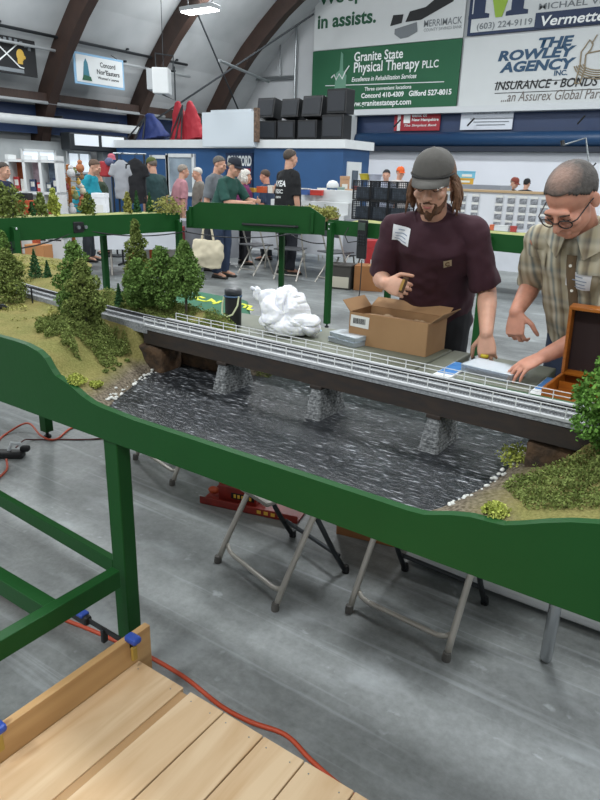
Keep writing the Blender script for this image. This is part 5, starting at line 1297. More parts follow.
        for i in range(n1):
            for j in range(n2):
                v = shellf(i/n1, j/(n2-1)); r = Vector((.0765+g, .0965+g, .0835+g)); jit = .0015*noise.noise(v*14)
                vs.append(HM(v.x*(r.x+jit), .018+v.y*(r.y+jit), .035+v.z*(r.z+jit)))
                front = -v.y; zl = float(np.interp(front, [-1, -.5, -.15, .05, .3, .55, .8, 1], [-.78, -.72, -.4, -.05, .0, .25, .5, .54]))+.03*noise.noise(v*9)-(.12 if style == 'long' else 0)
                ok = v.z > zl
                keep.append(ok)
        fs = []
        for i in range(n1):
            for j in range(n2-1):
                q = (i*n2+j, ((i+1) % n1)*n2+j, ((i+1) % n1)*n2+j+1, i*n2+j+1)
                if all(keep[k] for k in q): fs.append(q)
        hb._add(vs, fs); bmesh.ops.delete(hb.bm, geom=[v for v in hb.bm.verts if not v.link_faces], context='VERTS')
        bmesh.ops.recalc_face_normals(hb.bm, faces=hb.bm.faces[:]); bmesh.ops.solidify(hb.bm, geom=hb.bm.faces[:], thickness=.008*s)
        if style == 'long':
            for k in range(70):
                sx = 1 if k % 2 else -1; a = random.uniform(-.25, 1.0); p0 = HM(sx*.079*math.cos(a*.9)*1.0, .018+.1*math.sin(a), random.uniform(0, .03)); ln = random.uniform(.09, .145)*s
                q1 = p0+HR @ Vector((sx*random.uniform(.01, .03)*s, random.uniform(-.01, .025)*s, -ln*.45)); q2 = q1+Vector((sx*random.uniform(-.01, .016)*s, random.uniform(-.01, .02)*s, -ln*.55))
                hb.tube([p0, p0.lerp(q1, .5)+Vector((sx*.006*s, 0, 0)), q1, q1.lerp(q2, .55)+Vector((random.uniform(-.005, .005), 0, 0)), q2], [.006*s, .0085*s, .0085*s, .007*s, .002*s], 6)
        hb.build('hair', hm, t, False, True)
    # cap
    if hat:
        cm = mat('cap_'+hat.lstrip('#'), hat, .85, var=.07, vs=20, bump=.2, bs=60); cb = MB(); vs = []; n1, n2 = 32, 12
        for j in range(n2):
            ph = PI/2*j/(n2-1)
            for i in range(n1):
                a = 2*PI*i/n1; up_ = math.sin(ph); ro = math.cos(ph)**.8
                fr_ = max(0, -math.sin(a)); vs.append(HM(.087*ro*math.cos(a), .012+.107*ro*math.sin(a), .045+(.092+.012*fr_)*up_))
        fs = [(j*n1+i, j*n1+(i+1) % n1, (j+1)*n1+(i+1) % n1, (j+1)*n1+i) for j in range(n2-1) for i in range(n1)]
        cb._add(vs, fs); bmesh.ops.recalc_face_normals(cb.bm, faces=cb.bm.faces[:]); bmesh.ops.solidify(cb.bm, geom=cb.bm.faces[:], thickness=.004*s)
        cb.ell(HM(0, .012, .137), (.007*s, .007*s, .005*s), None, 8, 6)
        co = cb.build('cap', cm, t, False, True)
        br = MB(); A = []; B = []; n = 17
        for i in range(n):
            a = R(-62+124*i/(n-1)); ix, iy = .086*math.sin(a), .012-.106*math.cos(a)
            ex = .066*math.cos(a*1.25)
            for (e, w_) in ((0, 0), (.5, 0), (1, 0)):
                x = ix*(1+.02*e); y = iy-ex*e; z = .046-.012*e-.022*(abs(ix)/.086)**2*(.4+.6*e)-.006*e*e
                A.append(HM(x, y, z)); B.append(HM(x, y, z+.004))
        k = 3
        def idx(i, e): return i*k+e
        m0 = len(A); fs = []
        for i in range(n-1):
            for e in range(k-1):
                fs.append((idx(i, e), idx(i+1, e), idx(i+1, e+1), idx(i, e+1))); fs.append(tuple(m0+q for q in (idx(i, e+1), idx(i+1, e+1), idx(i+1, e), idx(i, e))))
            fs.append((idx(i, 2), idx(i+1, 2), m0+idx(i+1, 2), m0+idx(i, 2))); fs.append((idx(i, 0), m0+idx(i, 0), m0+idx(i+1, 0), idx(i+1, 0)))
        for i in (0, n-1):
            for e in range(k-1): fs.append((idx(i, e), idx(i, e+1), m0+idx(i, e+1), m0+idx(i, e)))
        br._add(A+B, fs); br.build('cap_brim', cm, t, False, True)
    if beard:
        bb = MB(); be = lambda c, r: bb.ell(HM(*c), [q*s for q in r], HR, 14, 10)
        be((0, -.055, -.098), (.029, .032, .03)); be((0, -.058, -.118), (.017, .018, .02))
        for k in (1, -1):
            capsule(bb, HM(k*.058, -.02, -.045), HM(k*.035, -.058, -.09), .011*s, .017*s, 10); capsule(bb, HM(0, -.098, -.047), HM(k*.026, -.084, -.057), .006*s, .0055*s, 8); capsule(bb, HM(k*.031, -.08, -.06), HM(k*.028, -.07, -.095), .006*s, .013*s, 8)
        link(remesh(bb, .004, 1, .004*s, 60, 'beard'), 'beard', mat('beard_'+beard.lstrip('#'), beard, .85, var=.3, vs=90, bump=.5, bs=150), t, smooth=True)
        MB().tube([HM(-.021, -.089, -.062), HM(-.01, -.0965, -.0675), HM(0, -.098, -.069), HM(.01, -.0965, -.0675), HM(.021, -.089, -.062)], [.002*s, .0042*s, .0048*s, .0042*s, .002*s], 8).build('lips', mat('lip_pink', '#a8625a', .5), t, False, True)
    # brows, lids
    eb = MB()
    for k in (1, -1): eb.tube([HM(k*.016, -.0955, .021), HM(k*.032, -.096, .026), HM(k*.047, -.086, .021)], [.003*s, .0036*s, .002*s], 6)
    eb.build('eyebrows', mat('brow_brown', '#4a382c', .8), t, False, True)
    ey = MB()
    for k in (1, -1): ey.tube([HM(k*.019, -.088, .001), HM(k*.031, -.0915, -.003), HM(k*.043, -.085, .001)], .0016*s, 6)
    ey.build('eyelashes', mat('lash', '#2a1d18', .7), t, False, True)
    return dict(t=t, HM=HM, HR=HR, hc=hc, nb=nb, sd=sd2, bk=bk2, shirt=smesh, body=bm_, arms=arms, hip=hip, mid=mid, s=s, H=H, M=ROOTM[t])
def thin_crown(m, c, s, skin):
    nt = m.node_tree; N = nt.nodes; L = nt.links; p = N['Principled BSDF']; old = p.inputs['Base Color'].links[0].from_socket
    tc = N.new('ShaderNodeTexCoord'); d = N.new('ShaderNodeVectorMath'); d.operation = 'DISTANCE'; d.inputs[1].default_value = c; L.new(tc.outputs['Object'], d.inputs[0])
    n = N.new('ShaderNodeTexNoise'); n.inputs['Scale'].default_value = 60; L.new(tc.outputs['Object'], n.inputs['Vector'])
    a = N.new('ShaderNodeMath'); a.operation = 'MULTIPLY_ADD'; a.inputs[1].default_value = .05; L.new(n.outputs['Fac'], a.inputs[0]); L.new(d.outputs['Value'], a.inputs[2])
    r = N.new('ShaderNodeMapRange'); r.inputs[1].default_value = .045*s; r.inputs[2].default_value = .10*s; r.inputs[3].default_value = .6; r.inputs[4].default_value = 0; L.new(a.outputs[0], r.inputs[0])
    x = N.new('ShaderNodeMix'); x.data_type = 'RGBA'; x.inputs[7].default_value = (*lin('#b08d7c'), 1); L.new(r.outputs[0], x.inputs[0]); L.new(old, x.inputs[6]); L.new(x.outputs[2], p.inputs['Base Color'])
def face_to(loc, at): return math.atan2(at[0]-loc[0], -(at[1]-loc[1]))

# ---- the young man in maroon
P1 = (-1.272, 3.08, 0); rz1 = R(14)
def loc_of(P, rz, w_): return rotz(-rz) @ (Vector(w_)-Vector(P))
D0 = (0, 0, 0)
lw = loc_of(P1, rz1, (-.89, 2.76, .865)); rw = loc_of(P1, rz1, (-1.345, 2.66, 1.045))
m1 = person('young man in a maroon T-shirt and grey cap looking down into a carton', P1, rz1, 1.735, lean=33, bend=3, pitch=18, hyaw=-2, shirt='#3a1c27', pants='#1b1c20', skin='fair', hair=('long', '#6a4b35'), hat='#55534f', L=lw, Rh=rw, vox=.0045, fat=1.0, hs=1.03,
            Lf=loc_of(D0, rz1, (.25, -.25, -.9)), Ln=loc_of(D0, rz1, (-.1, .9, -.4)), TL=loc_of(D0, rz1, (-1, -.3, 0)), Rf=loc_of(D0, rz1, (.9, -.25, -.1)), Rn=loc_of(D0, rz1, (.1, .9, -.3)), TR=(0, -.2, 1), curl=(.65, .95), beard='#5c3f2c', collar='same', hem=.02, hintL=(.05, 1, 0), hintR=(-.35, .8, -.6))
def on_shirt(m, name, px, py, wd, ht, mt, tilt=0.0, off=.004):
    """a patch on the wearer's chest where the photo shows it"""
    Mi = m['M'].inverted(); o = Mi @ CP; d = (Mi.to_3x3() @ _ray(px, py)).normalized()
    bvh = BVHTree.FromPolygons([v.co for v in m['shirt'].vertices], [p.vertices[:] for p in m['shirt'].polygons])
    h = bvh.ray_cast(o, d)
    if h[0] is None: return None
    N = h[1]; N = (N*.5+(-m['bk'])*.5).normalized(); U = Vector((1, 0, 0)); U = (U-N*U.dot(N)).normalized(); V = N.cross(U).normalized()
    U, V = U*math.cos(tilt)+V*math.sin(tilt), V*math.cos(tilt)-U*math.sin(tilt)
    b = sticker(m['shirt'], h[0], U, V, N, wd, ht, off)
    return b.build(name, mt, m['t'], False, True), h[0], U, V, N
tagm = mat('tag_white', '#e3e5e8', .5)
def name_tag(m, px, py, wd, ht, tilt):
    r = on_shirt(m, 'name_tag', px, py, wd, ht, tagm, tilt)
    if r:
        o, p, U, V, N = r
        for k, (dy, l) in enumerate(((.3, .35), (.08, .7), (-.12, .6), (-.32, .7))):
            b = sticker(m['shirt'], p+V*ht*dy, U, V, N, wd*l, ht*.06, .006, 8, 2); b.build('print_line', mat('tag_print', '#8f9db0', .6), o)
name_tag(m1, 401.5, 233.5, .082, .072, R(-6))
on_shirt(m1, 'pocket', 452, 268, .125, .15, mat('shirt_3a1c27', '#3a1c27'), 0, .0035)
r = on_shirt(m1, 'pocket_patch', 447.5, 262.5, .036, .042, mat('patch_tan', '#b3a184', .7), 0, .008)
if r:
    o, p, U, V, N = r; b = MB(); b.tube([p+N*.011+U*.009*math.cos(a)+V*.011*math.sin(a) for a in np.linspace(.6, 2*PI-.6, 12)], .0022, 6); b.build('patch_emblem', mat('patch_brown', '#6b5134', .7), o)
# little flag mark on the cap brim
HMf = m1['HM']; MB().tube([HMf(.056, -.128, .024), HMf(.066, -.115, .026)], .0018, 5).tube([HMf(.048, -.134, .024), HMf(.052, -.142, .021)], .0018, 5).build('brim_mark', mat('brim_mark', '#a9a7a2', .7), m1['t'])
MB().tube([HMf(.09*math.cos(a), .012-.109*math.sin(a), .047+.004*math.sin(a)) for a in np.linspace(.2, PI-.2, 16)], .0035, 6).build('cap_band', mat('cap_band', '#2c2b2a', .8), m1['t'])
# the brown object in his right hand
w1 = m1['M'] @ m1['arms'][-1][2]
t = thing('model_wagon', 'small brown and gold model wagon held in the right hand of the man in maroon', 'model wagon', w1+Vector((.115, -.055, -.02)), R(20))
MB().box((0, 0, .035), (.022, .028, .07), Matrix.Rotation(R(16), 3, 'Y'), bev=.003).build('body', mat('brown_wagon', '#4b331f', .5), t); MB().box((-.006, -.0145, .036), (.012, .002, .05), Matrix.Rotation(R(16), 3, 'Y')).build('gold_side', mat('gold_side', '#b08a48', .4), t)

# ---- the older man in the checked shirt
def plaid():
    m = bpy.data.materials.new('checked_cotton'); m.use_nodes = True; nt = m.node_tree; N = nt.nodes; L = nt.links; p = N['Principled BSDF']; p.inputs['Roughness'].default_value = .85; p.inputs['Specular IOR Level'].default_value = .15
    tc = N.new('ShaderNodeTexCoord'); sp = N.new('ShaderNodeSeparateXYZ'); L.new(tc.outputs['Object'], sp.inputs[0])
    def bands(sock, sc, cols):
        ml = N.new('ShaderNodeMath'); ml.operation = 'MULTIPLY'; ml.inputs[1].default_value = sc; L.new(sock, ml.inputs[0])
        ad = N.new('ShaderNodeMath'); ad.operation = 'ADD'; ad.inputs[1].default_value = 50.2; L.new(ml.outputs[0], ad.inputs[0])
        fr = N.new('ShaderNodeMath'); fr.operation = 'FRACT'; L.new(ad.outputs[0], fr.inputs[0])
        r = N.new('ShaderNodeValToRGB'); r.color_ramp.interpolation = 'EASE'; e = r.color_ramp.elements
        while len(e) < len(cols): e.new(.5)
        for k, (ps, c) in enumerate(cols): e[k].position = ps; e[k].color = (*lin(c), 1)
        L.new(fr.outputs[0], r.inputs[0]); return r.outputs[0]
    a = bands(sp.outputs[0], 9.0, [(0, '#b4ac96'), (.16, '#8d826c'), (.3, '#c4bda8'), (.42, '#6d787a'), (.52, '#bcb49c'), (.66, '#7d6f59'), (.74, '#594b3d'), (.82, '#a2987e'), (1, '#b4ac96')])
    b = bands(sp.outputs[2], 8.0, [(0, '#c2bba6'), (.3, '#9b907a'), (.45, '#cbc5b3'), (.6, '#808a8a'), (.75, '#aea48c'), (1, '#c2bba6')])
    mx = N.new('ShaderNodeMix'); mx.data_type = 'RGBA'; mx.inputs[0].default_value = .3; L.new(a, mx.inputs[6]); L.new(b, mx.inputs[7]); L.new(mx.outputs[2], p.inputs['Base Color'])
    n2 = N.new('ShaderNodeTexNoise'); n2.inputs['Scale'].default_value = 16; L.new(tc.outputs['Object'], n2.inputs['Vector']); bp = N.new('ShaderNodeBump'); bp.inputs['Strength'].default_value = .35; bp.inputs['Distance'].default_value = .01; L.new(n2.outputs['Fac'], bp.inputs['Height']); L.new(bp.outputs[0], p.inputs['Normal'])
    return m
P2 = (-.50, 3.0, 0); rz2 = R(-10)
lw = loc_of(P2, rz2, (-.60, 2.60, .85)); rw = loc_of(P2, rz2, (-.765, 2.72, .985))
m2 = person('man with glasses in a tan checked shirt reaching over the plastic trays', P2, rz2, 1.735, lean=34, bend=4, pitch=44, hyaw=-6, pants='#2e3a50', skin='ruddy', hair=('bald', '#4a4541'), L=lw, Rh=rw, vox=.0045, fat=1.1, shirtm=plaid(), hs=1.08,
            Lf=loc_of(D0, rz2, (-.62, -.55, -.42)), Ln=loc_of(D0, rz2, (-.25, -.1, -.95)), TL=loc_of(D0, rz2, (-.5, 1, 0)), Rf=loc_of(D0, rz2, (.12, -.2, -1)), Rn=loc_of(D0, rz2, (.2, .9, 0)), TR=loc_of(D0, rz2, (1, -.2, 0)), curl=(.32, .85), hem=.05, hintL=(.9, .55, -.1), hintR=(-.3, 1, 0))
HMg = m2['HM']; g = MB()
for k in (1, -1):
    g.tube([HMg(k*.033+.023*math.cos(a), -.106+.006*max(0, k*math.cos(a)), -.004+.017*math.sin(a)) for a in np.linspace(0, 2*PI, 22)], .0024, 6, False)
    g.tube([HMg(k*.056, -.1, .004), HMg(k*.07, -.088, .007), HMg(k*.078, .0, .01), HMg(k*.08, .025, .006)], .0026, 6)
g.tube([HMg(-.011, -.107, .0), HMg(0, -.113, .004), HMg(.011, -.107, .0)], .0022, 6)
go = g.build('glasses', mat('dark_frame', '#2b2522', .35), m2['t'], False, True)
for k in (1, -1): MB().lathe([(.0, 0), (.022, 0), (.022, .0012), (.0, .0012)], HMg(k*.033, -.104, -.004), 18, m2['HR'] @ rx_(R(90)), 1, .75).build('lens', clear_mat('lens_glass', (.97, .97, .97), .0, 1.12), go)
name_tag(m2, 578, 281, .095, .075, R(-10))
wht = mat('checked_flap', '#bfb089', .85, var=.12, vs=30)
for px, py in ((538, 252), (592, 268)): on_shirt(m2, 'pocket_flap', px, py, .1, .05, m2['shirt'].materials[0], R(-4), .008)
pk = on_shirt(m2, 'pen_clip', 572, 260, .02, .014, black, 0, .009)
br = MB()
Mi = m2['M'].inverted()
pl_ = []
bvh = BVHTree.FromPolygons([v.co for v in m2['shirt'].vertices], [p.vertices[:] for p in m2['shirt'].polygons])
for i in range(14):
    q = m2['nb'].lerp(m2['hip'], (i+1.2)/14.5)-m2['bk']*.4; h = bvh.ray_cast(q, m2['bk'])
    if h[0] is not None: pl_.append(h[0])
if len(pl_) > 3:
    vs = []; fs = []
    for p in pl_: vs += [p+Vector((-.017, -.009, 0)), p+Vector((.017, -.009, 0)), p+Vector((.017, .006, 0)), p+Vector((-.017, .006, 0))]
    for i in range(len(pl_)-1):
        for k in range(4): fs.append((i*4+k, i*4+(k+1) % 4, i*4+4+(k+1) % 4, i*4+4+k))
    b = MB(); b._add(vs, fs); po = b.build('button_placket', mat('brown_placket', '#6d5a43', .85), m2['t'], False, True)
    for p in pl_[1::3]: MB().lathe([(.0, 0), (.006, 0), (.006, .003), (.0, .003)], p+Vector((0, -.0095, 0)), 12, rx_(R(90))).build('button', mat('pearl_button', '#d8d4c8', .3), po)
for k in (1, -1):
    c = MB(); n = m2['nb']; H = m2['H']; sd_, bk_ = m2['sd'], m2['bk']
    pts = [n+sd_*.022*H+Vector((k*.012*H, 0, 0))-bk_*.052*H, n+sd_*.03*H+Vector((k*.05*H, 0, 0))-bk_*.012*H, n+sd_*.032*H+Vector((k*.035*H, 0, 0))+bk_*.04*H]
    low = [n-sd_*.022*H+Vector((k*.03*H, 0, 0))-bk_*.075*H, n-sd_*.012*H+Vector((k*.082*H, 0, 0))-bk_*.02*H, n-sd_*.0*H+Vector((k*.06*H, 0, 0))+bk_*.058*H]
    vs = pts+low; c._add(vs, [(0, 1, 4, 3), (1, 2, 5, 4)]); bmesh.ops.recalc_face_normals(c.bm, faces=c.bm.faces[:]); bmesh.ops.solidify(c.bm, geom=c.bm.faces[:], thickness=.004)
    c.build('collar', m2['shirt'].materials[0], m2['t'])

# ================================================================== people and stalls at the far side
def dep(x, y, D): return CP+_ray(x, y)*D
def stand(px, py, D):
    """floor point below the head top seen at a pixel, and that head's height"""
    p = dep(px, py, D); return (p.x, p.y, 0), p.z
def bgp(label, px, py, D, face, shirt, pants, hair, hat=None, lean=0, pitch=12, skin='fair', sleeve='short', fat=1.08, extra=1.0, **k):
    P, z = stand(px, py, D); h = max(1.5, z*extra)
    rz = math.atan2(face[0], -face[1]); ln = math.sin(R(lean))*.3*h
    P = (P[0]-face[0]/math.hypot(*face)*ln, P[1]-face[1]/math.hypot(*face)*ln, 0)
    return person(label, P, rz, h, lean=lean, pitch=pitch, shirt=shirt, pants=pants, skin=skin, hair=hair, hat=hat, sleeve=sleeve, fat=fat, vox=.011, **k)
bgp('man in a turquoise T-shirt bending over a stall at the left', 90, 159, 10.6, (1, .55), '#1590a3', '#3a4048', ('short', '#5a4638'), lean=14, pitch=24, fat=1.55, extra=1.03)
bgp('man in a dark green shirt standing behind the one in turquoise', 99, 166, 11.6, (-.6, -1), '#2d3d2b', '#33302c', ('short', '#6b5a4c'), lean=4, pitch=15)
bgp('man in an olive cap and dark polo shirt standing at the blue wall', 153, 156, 11, (-1, .1), '#233f40', '#2b2f33', ('short', '#6d6258'), '#4c5527', lean=3, pitch=16)
bgp('man in a pink shirt and khaki trousers seen from behind', 181, 168, 11.4, (.5, 1), '#b27f86', '#94846a', ('short', '#8d8378'), lean=10, pitch=10, extra=1.06)
bgp('white-haired person in a grey-brown top beside the pink shirt', 199, 166, 12, (-.5, -.8), '#77726a', '#3a3a3c', ('short', '#c9c4bb'), pitch=14)
bgp('man in a grey T-shirt leaning forward behind the green shirt', 216, 153, 9.9, (1, .25), '#6c7176', '#34383f', ('short', '#5c5650'), lean=10, pitch=18, extra=1.0)
gp = bgp('man in a dark green shirt and navy cap reaching over a stall', 230, 153, 9.2, (1, .1), '#1f4a41', '#2c3a52', ('short', '#8b857c'), '#1c222d', lean=19, pitch=20, extra=1.0, L=(.12, -.55, 1.12), Rh=(-.1, -.5, 1.1))
bgp('white-haired woman in a purple top near the club sign', 244, 168, 10.8, (.6, .9), '#6b2454', '#2b2b30', ('long', '#d3cec5'), pitch=10, female=True, fat=1.15)
bgp('man in a navy top looking left beside the man in black', 267, 168, 11.4, (-1, -.2), '#2b3a52', '#2b2f33', ('short', '#4c3a2e'), pitch=16, skin='ruddy')
bt = bgp('man in a black T-shirt with white lettering seen from behind', 289, 147, 9.7, (.35, 1), '#121316', '#20232b', ('short', '#4a4038'), pitch=8, fat=1.2)
bgp('person in a navy top cut off by the left photo edge', 0, 160, 8.8, (1, .4), '#1c2440', '#2a2d33', ('short', '#3a312a'), None, pitch=10, lean=6)
bgp('person in a sky blue top behind the navy one at the left edge', 9, 159, 10, (.6, -1), '#58b4cf', '#3a3f48', ('short', '#b5afa6'), pitch=12)
bgp('dark-haired person far behind the wire crates', 387, 168, 13.4, (.4, -1), '#aab0c2', '#333740', ('short', '#1d1b1c'), pitch=16)
bgp('person in an orange cap far behind the wire crates', 400, 166, 14.4, (1, -.6), '#c9c3c0', '#333740', ('short', '#6d5a4a'), '#d9622a', pitch=10)
bgp('person in black with a red-brown cap far behind the parts display', 513, 176, 14.2, (1, -.3), '#1b1c22', '#24262b', ('short', '#8a7466'), '#7b3a2e', pitch=22, lean=8, sleeve='long')
bgp('person in black with a wide black hat far behind the parts display', 527, 178, 15.4, (.2, 1), '#17181c', '#24262b', ('short', '#1d1a19'), '#17171a', pitch=8, sleeve='long')
# white print on the back of the black T-shirt
Mb = bt['M'].to_3x3(); bk = Mb @ Vector((0, 1, 0)); uu = Mb @ Vector((-1, 0, 0))
def backpt(dz): 
    h = bt['nb']; return bt['M'] @ (h+Vector((0, .0, dz)))
for s_, dz, wd, ht in (('AYEA', -.24, .27, .085), ('RESC', -.34, .2, .06), ('CREW', -.41, .14, .03)):
    me = text_mesh(s_, backpt(dz)+bk*.5-uu*wd/2, uu, Z, wd, ht, 0, .03)
    me.transform(bt['M'].inverted()); bv = BVHTree.FromPolygons([v.co for v in bt['shirt'].vertices], [p.vertices[:] for p in bt['shirt'].polygons])
    for v in me.vertices:
        h = bv.ray_cast(v.co, Vector((0, -1, 0)))
        if h[0] is not None: v.co.y = h[0].y+.006
    link(me, 'back_print', whiteink, bt['t'])

# ---- stalls
def dtable(label, c, sx, sy, rz, cloth=None, h=.74, drop=.35, name='trestle_table'):
    t = thing(name, label, 'table', (c[0], c[1], 0), R(rz))
    MB().box((0, 0, h-.02), (sx, sy, .04), bev=.01).build('tabletop', mat('table_grey', '#b9bab5', .6), t)
    for s in (-1, 1):
        a = sx/2-.2
        for q in (-1, 1): MB().tube([(s*a, q*sy*.42, .005), (s*a, q*sy*.36, .25), (s*a, q*sy*.18, .45), (s*(a-.05), q*sy*.16, h-.04)], .014, 8).build('leg', tube_g, t)
        MB().tube([(s*a, -sy*.18, .45), (s*a, sy*.18, .45)], .011, 6).build('stretcher', tube_g, t)
    if cloth:
        b = MB()
        b.box((0, 0, h+.004), (sx+.02, sy+.02, .008)); 
        for s in (-1, 1): b.box((0, s*(sy/2+.012), h-drop/2), (sx+.03, .012, drop)); b.box((s*(sx/2+.012), 0, h-drop/2), (.012, sy+.03, drop))
        o = b.build('table_cloth', cloth, t)
    return t
clothw = mat('white_cloth', '#cfd2d8', .8, var=.05, vs=5); clothg = mat('grey_cloth', '#8f9298', .85, var=.05, vs=5)
def stall_box(label, px, py, D, wd, ht, dp, col, zb=None, rz=0, cat='box', name='stock_box', lid=None, group=None):
    """a box whose top centre is seen at the pixel"""
    p = dep(px, py, D); zb = p.z-ht if zb is None else zb
    m = mat('box_'+col.lstrip('#'), col, .6, var=.08, vs=9)
    t = thing(name, label, cat, (p.x, p.y, zb), R(rz+34), group)
    MB().box((0, 0, (p.z-zb)*.42), (wd, dp, (p.z-zb)*.84), bev=.006).build('carton', m, t)
    MB().box((0, 0, (p.z-zb)*.92), (wd+.008, dp+.008, (p.z-zb)*.16), bev=.004).build('lid', mat('box_'+(lid or col).lstrip('#'), lid or col, .6, var=.08, vs=9), t)
    MB().box((0, -dp/2-.002, (p.z-zb)*.45), (wd*.6, .003, (p.z-zb)*.3)).build('label', paper, t)
    return t
dtable('white-clothed table with folding chairs under the far corner module', (-6.05, 9.12), 1.8, .7, 0, clothw, drop=.42)
dtable('white-clothed table in front of the man in turquoise', (-7.75, 6.95), 1.2, .6, 50, clothw)
dtable('long white table below the blue locker wall', (-8.2, 10.4), 3.2, .75, 0, clothw)
dtable('table holding the black wire crates', (-4.69, 9.1), .93, .75, 0, clothg, .88, .5)
dtable('long table carrying the bagged parts display', (-2.72, 9.35), 2.9, .75, 0, clothw, .84, .5)
# goods that stand behind the corner module
rs_ = thing('display_stand', 'white tiered display stand on the table by the black T-shirt', 'stand', (-6.05, 9.1, .748))
for k in range(3): MB().box((-6.05, 8.97+.13*k, .748+.09+.09*k), (1.5, .13, .18+.18*k), bev=.004).build('tier', white, rs_, True)
for k, (px, w_, h_, col, lab) in enumerate(((262, .16, .1, '#c65a2e', 'orange box on the display stand'), (272, .1, .12, '#e0ddd2', 'white box on the display stand'), (279, .1, .15, '#d98a55', 'peach box on the display stand nearest the black T-shirt'), (252, .14, .07, '#c9a43c', 'yellow tray on the display stand'), (305, .14, .1, '#4668a6', 'blue box on the display stand right of the black T-shirt'), (317, .2, .08, '#c23b32', 'red box on the display stand right of the black T-shirt'))):
    p = on_y(px, 190, 9.1); o = thing('stock_box', lab, 'box', (p.x, 9.1, 1.198), R(5*k-10))
    MB().box((0, 0, h_*.42), (w_, .1, h_*.84), bev=.004).build('carton', mat('box_'+col[1:], col, .6, var=.08, vs=9), o); MB().box((0, 0, h_*.92), (w_+.006, .106, h_*.16), bev=.003).build('lid', paper if k == 4 else mat('box_'+col[1:], col), o)
p = dep(333, 180, 11.2); t = thing('dome_lamp', 'small white domed lamp on a stall right of the black T-shirt', 'lamp', (p.x, p.y, p.z-.26))
MB().lathe([(.0, 0), (.1, 0), (.1, .02), (.04, .04), (.035, .14)], (0, 0, 0), 16).build('base', mat('pale_blue_base', '#9db4cc', .5), t, False, True); MB().lathe([(.11, .13), (.105, .19), (.07, .24), (.0, .26)], (0, 0, 0), 18).build('dome', white, t, False, True)
st = dtable('small stall table with cartons at the corner of the locker building', (p.x-.12, p.y, 0), .95, .6, 0, None, round(p.z-.27, 2), .4)
for px, py, ht, wd, col, lab in ((345, 176, .3, .16, '#b48d6c', 'tall tan carton on the stall by the locker corner'), (350, 189, .18, .17, '#c2a183', 'low tan carton on the stall by the locker corner'), (356, 186, .2, .1, '#a3463c', 'red carton on the stall by the locker corner'), (322, 188, .12, .16, '#dcd8cc', 'white carton left of the domed lamp'), (341, 187, .16, .12, '#8fa39a', 'grey-green carton right of the domed lamp')):
    stall_box(lab, px, py, 11.25, wd, ht, .14, col, zb=p.z-.258)
# wire crates
def crate(label, c, rz=0):
    t = thing('wire_crate', label, 'crate', c, rz, 'black wire crates on the far table'); sx, sy, sz = .285, .28, .275
    b = MB()
    for s in (-1, 1):
        for q in (-1, 1):
            b.box((s*sx/2, q*sy/2, sz/2), (.016, .016, sz)); b.box((0, s*sy/2, .008 if q < 0 else sz-.008), (sx, .016, .016)); b.box((s*sx/2, 0, .008 if q < 0 else sz-.008), (.016, sy, .016))
    b.build('frame', black, t)
    g = MB()
    for k in range(1, 9):
        for s in (-1, 1): g.box((-sx/2+k*sx/9, s*sy/2, sz/2), (.005, .005, sz)); g.box((s*sx/2, -sy/2+k*sy/9, sz/2), (.005, .005, sz))
    for k in range(1, 8):
        for s in (-1, 1): g.box((0, s*sy/2, k*sz/8), (sx, .005, .005)); g.box((s*sx/2, 0, k*sz/8), (.005, sy, .005))
    g.box((0, 0, .004), (sx, sy, .006)); g.build('wire_mesh', mat('dark_mesh', '#2a2f36', .6), t)
    MB().box((0, 0, .1), (.22, .22, .17), bev=.01).build('contents', mat('crate_contents', '#39424b', .7, var=.5, vs=14), t)
    return t
for i in range(3):
    for j in range(2): crate('black wire crate, %s in the %s on the far table' % (('leftmost', 'middle one', 'rightmost')[i], ('lower row', 'upper row')[j]), (-4.985+.296*i, 9.0, .893+.281*j))
for px, py, col, lab in ((366, 176, '#c7b53a', 'yellow tub on top of the left wire crate'), (375, 178, '#b8bccb', 'pale flat box on top of the middle wire crate')):
    q = on_y(px, 180, 9.0); o = thing('tub', lab, 'tub', (q.x, 9.0, 1.456)); MB().lathe([(.0, 0), (.08, 0), (.1, .07), (.11, .075), (.0, .076)], (0, 0, 0), 14).build('bowl', mat('box_'+col[1:], col, .6), o)
    MB().lathe([(.0, .076), (.108, .076), (.108, .086), (.0, .09)], (0, 0, 0), 14).build('lid', mat('box_'+col[1:], col), o)
# bagged parts display
t = thing('parts_display', 'white pegboard with a wooden top rail and bagged parts behind the men', 'display board', (-3.05, 9.3, .848))
MB().box((-3.05, 9.32, 1.1), (2.4, .02, .5)).build('pegboard', mat('peg_white', '#d3d6da', .6), t, True); MB().box((-3.05, 9.31, 1.36), (2.44, .06, .035), bev=.005).build('top_rail', mat('pale_wood', '#b59a76', .6), t, True)
for x in (-4.2, -1.9): MB().box((x, 9.32, 1.1), (.04, .05, .5)).build('side_rail', mat('pale_wood', '#b59a76'), t, True)
bagm = mat('parts_grey', '#85888c', .5, var=.5, vs=45)
first = None; cols = [445, 453, 463, 476, 500, 512, 524, 535, 546, 557]
for j in range(4):
    for i, px in enumerate(cols):
        if px < 460 and j > 1: continue
        q = on_y(px, 196, 9.3); zz = 1.255-.108*j
        lab = 'small bag of grey parts hanging on the white pegboard, one of the %s row' % ('top', 'second', 'third', 'bottom')[j]
        if first is None:
            first = thing('parts_bag', lab, 'bag', (q.x, 9.296, zz), 0, 'bagged parts on the pegboard')
            MB().box((0, 0, .04), (.1, .008, .03), bev=.002).build('header_card', paper, first); MB().box((0, -.002, -.008), (.098, .012, .066), bev=.004).build('pouch', bagm, first)
        else:
            o = copy_thing(first, (q.x, 9.296, zz), 0, lab)
p = on_y(487, 214, 9.1); bush((p.x, 9.1, .85), .05, 'straw', 'tiny straw bush in front of the pegboard', n=120, leaf=.02)
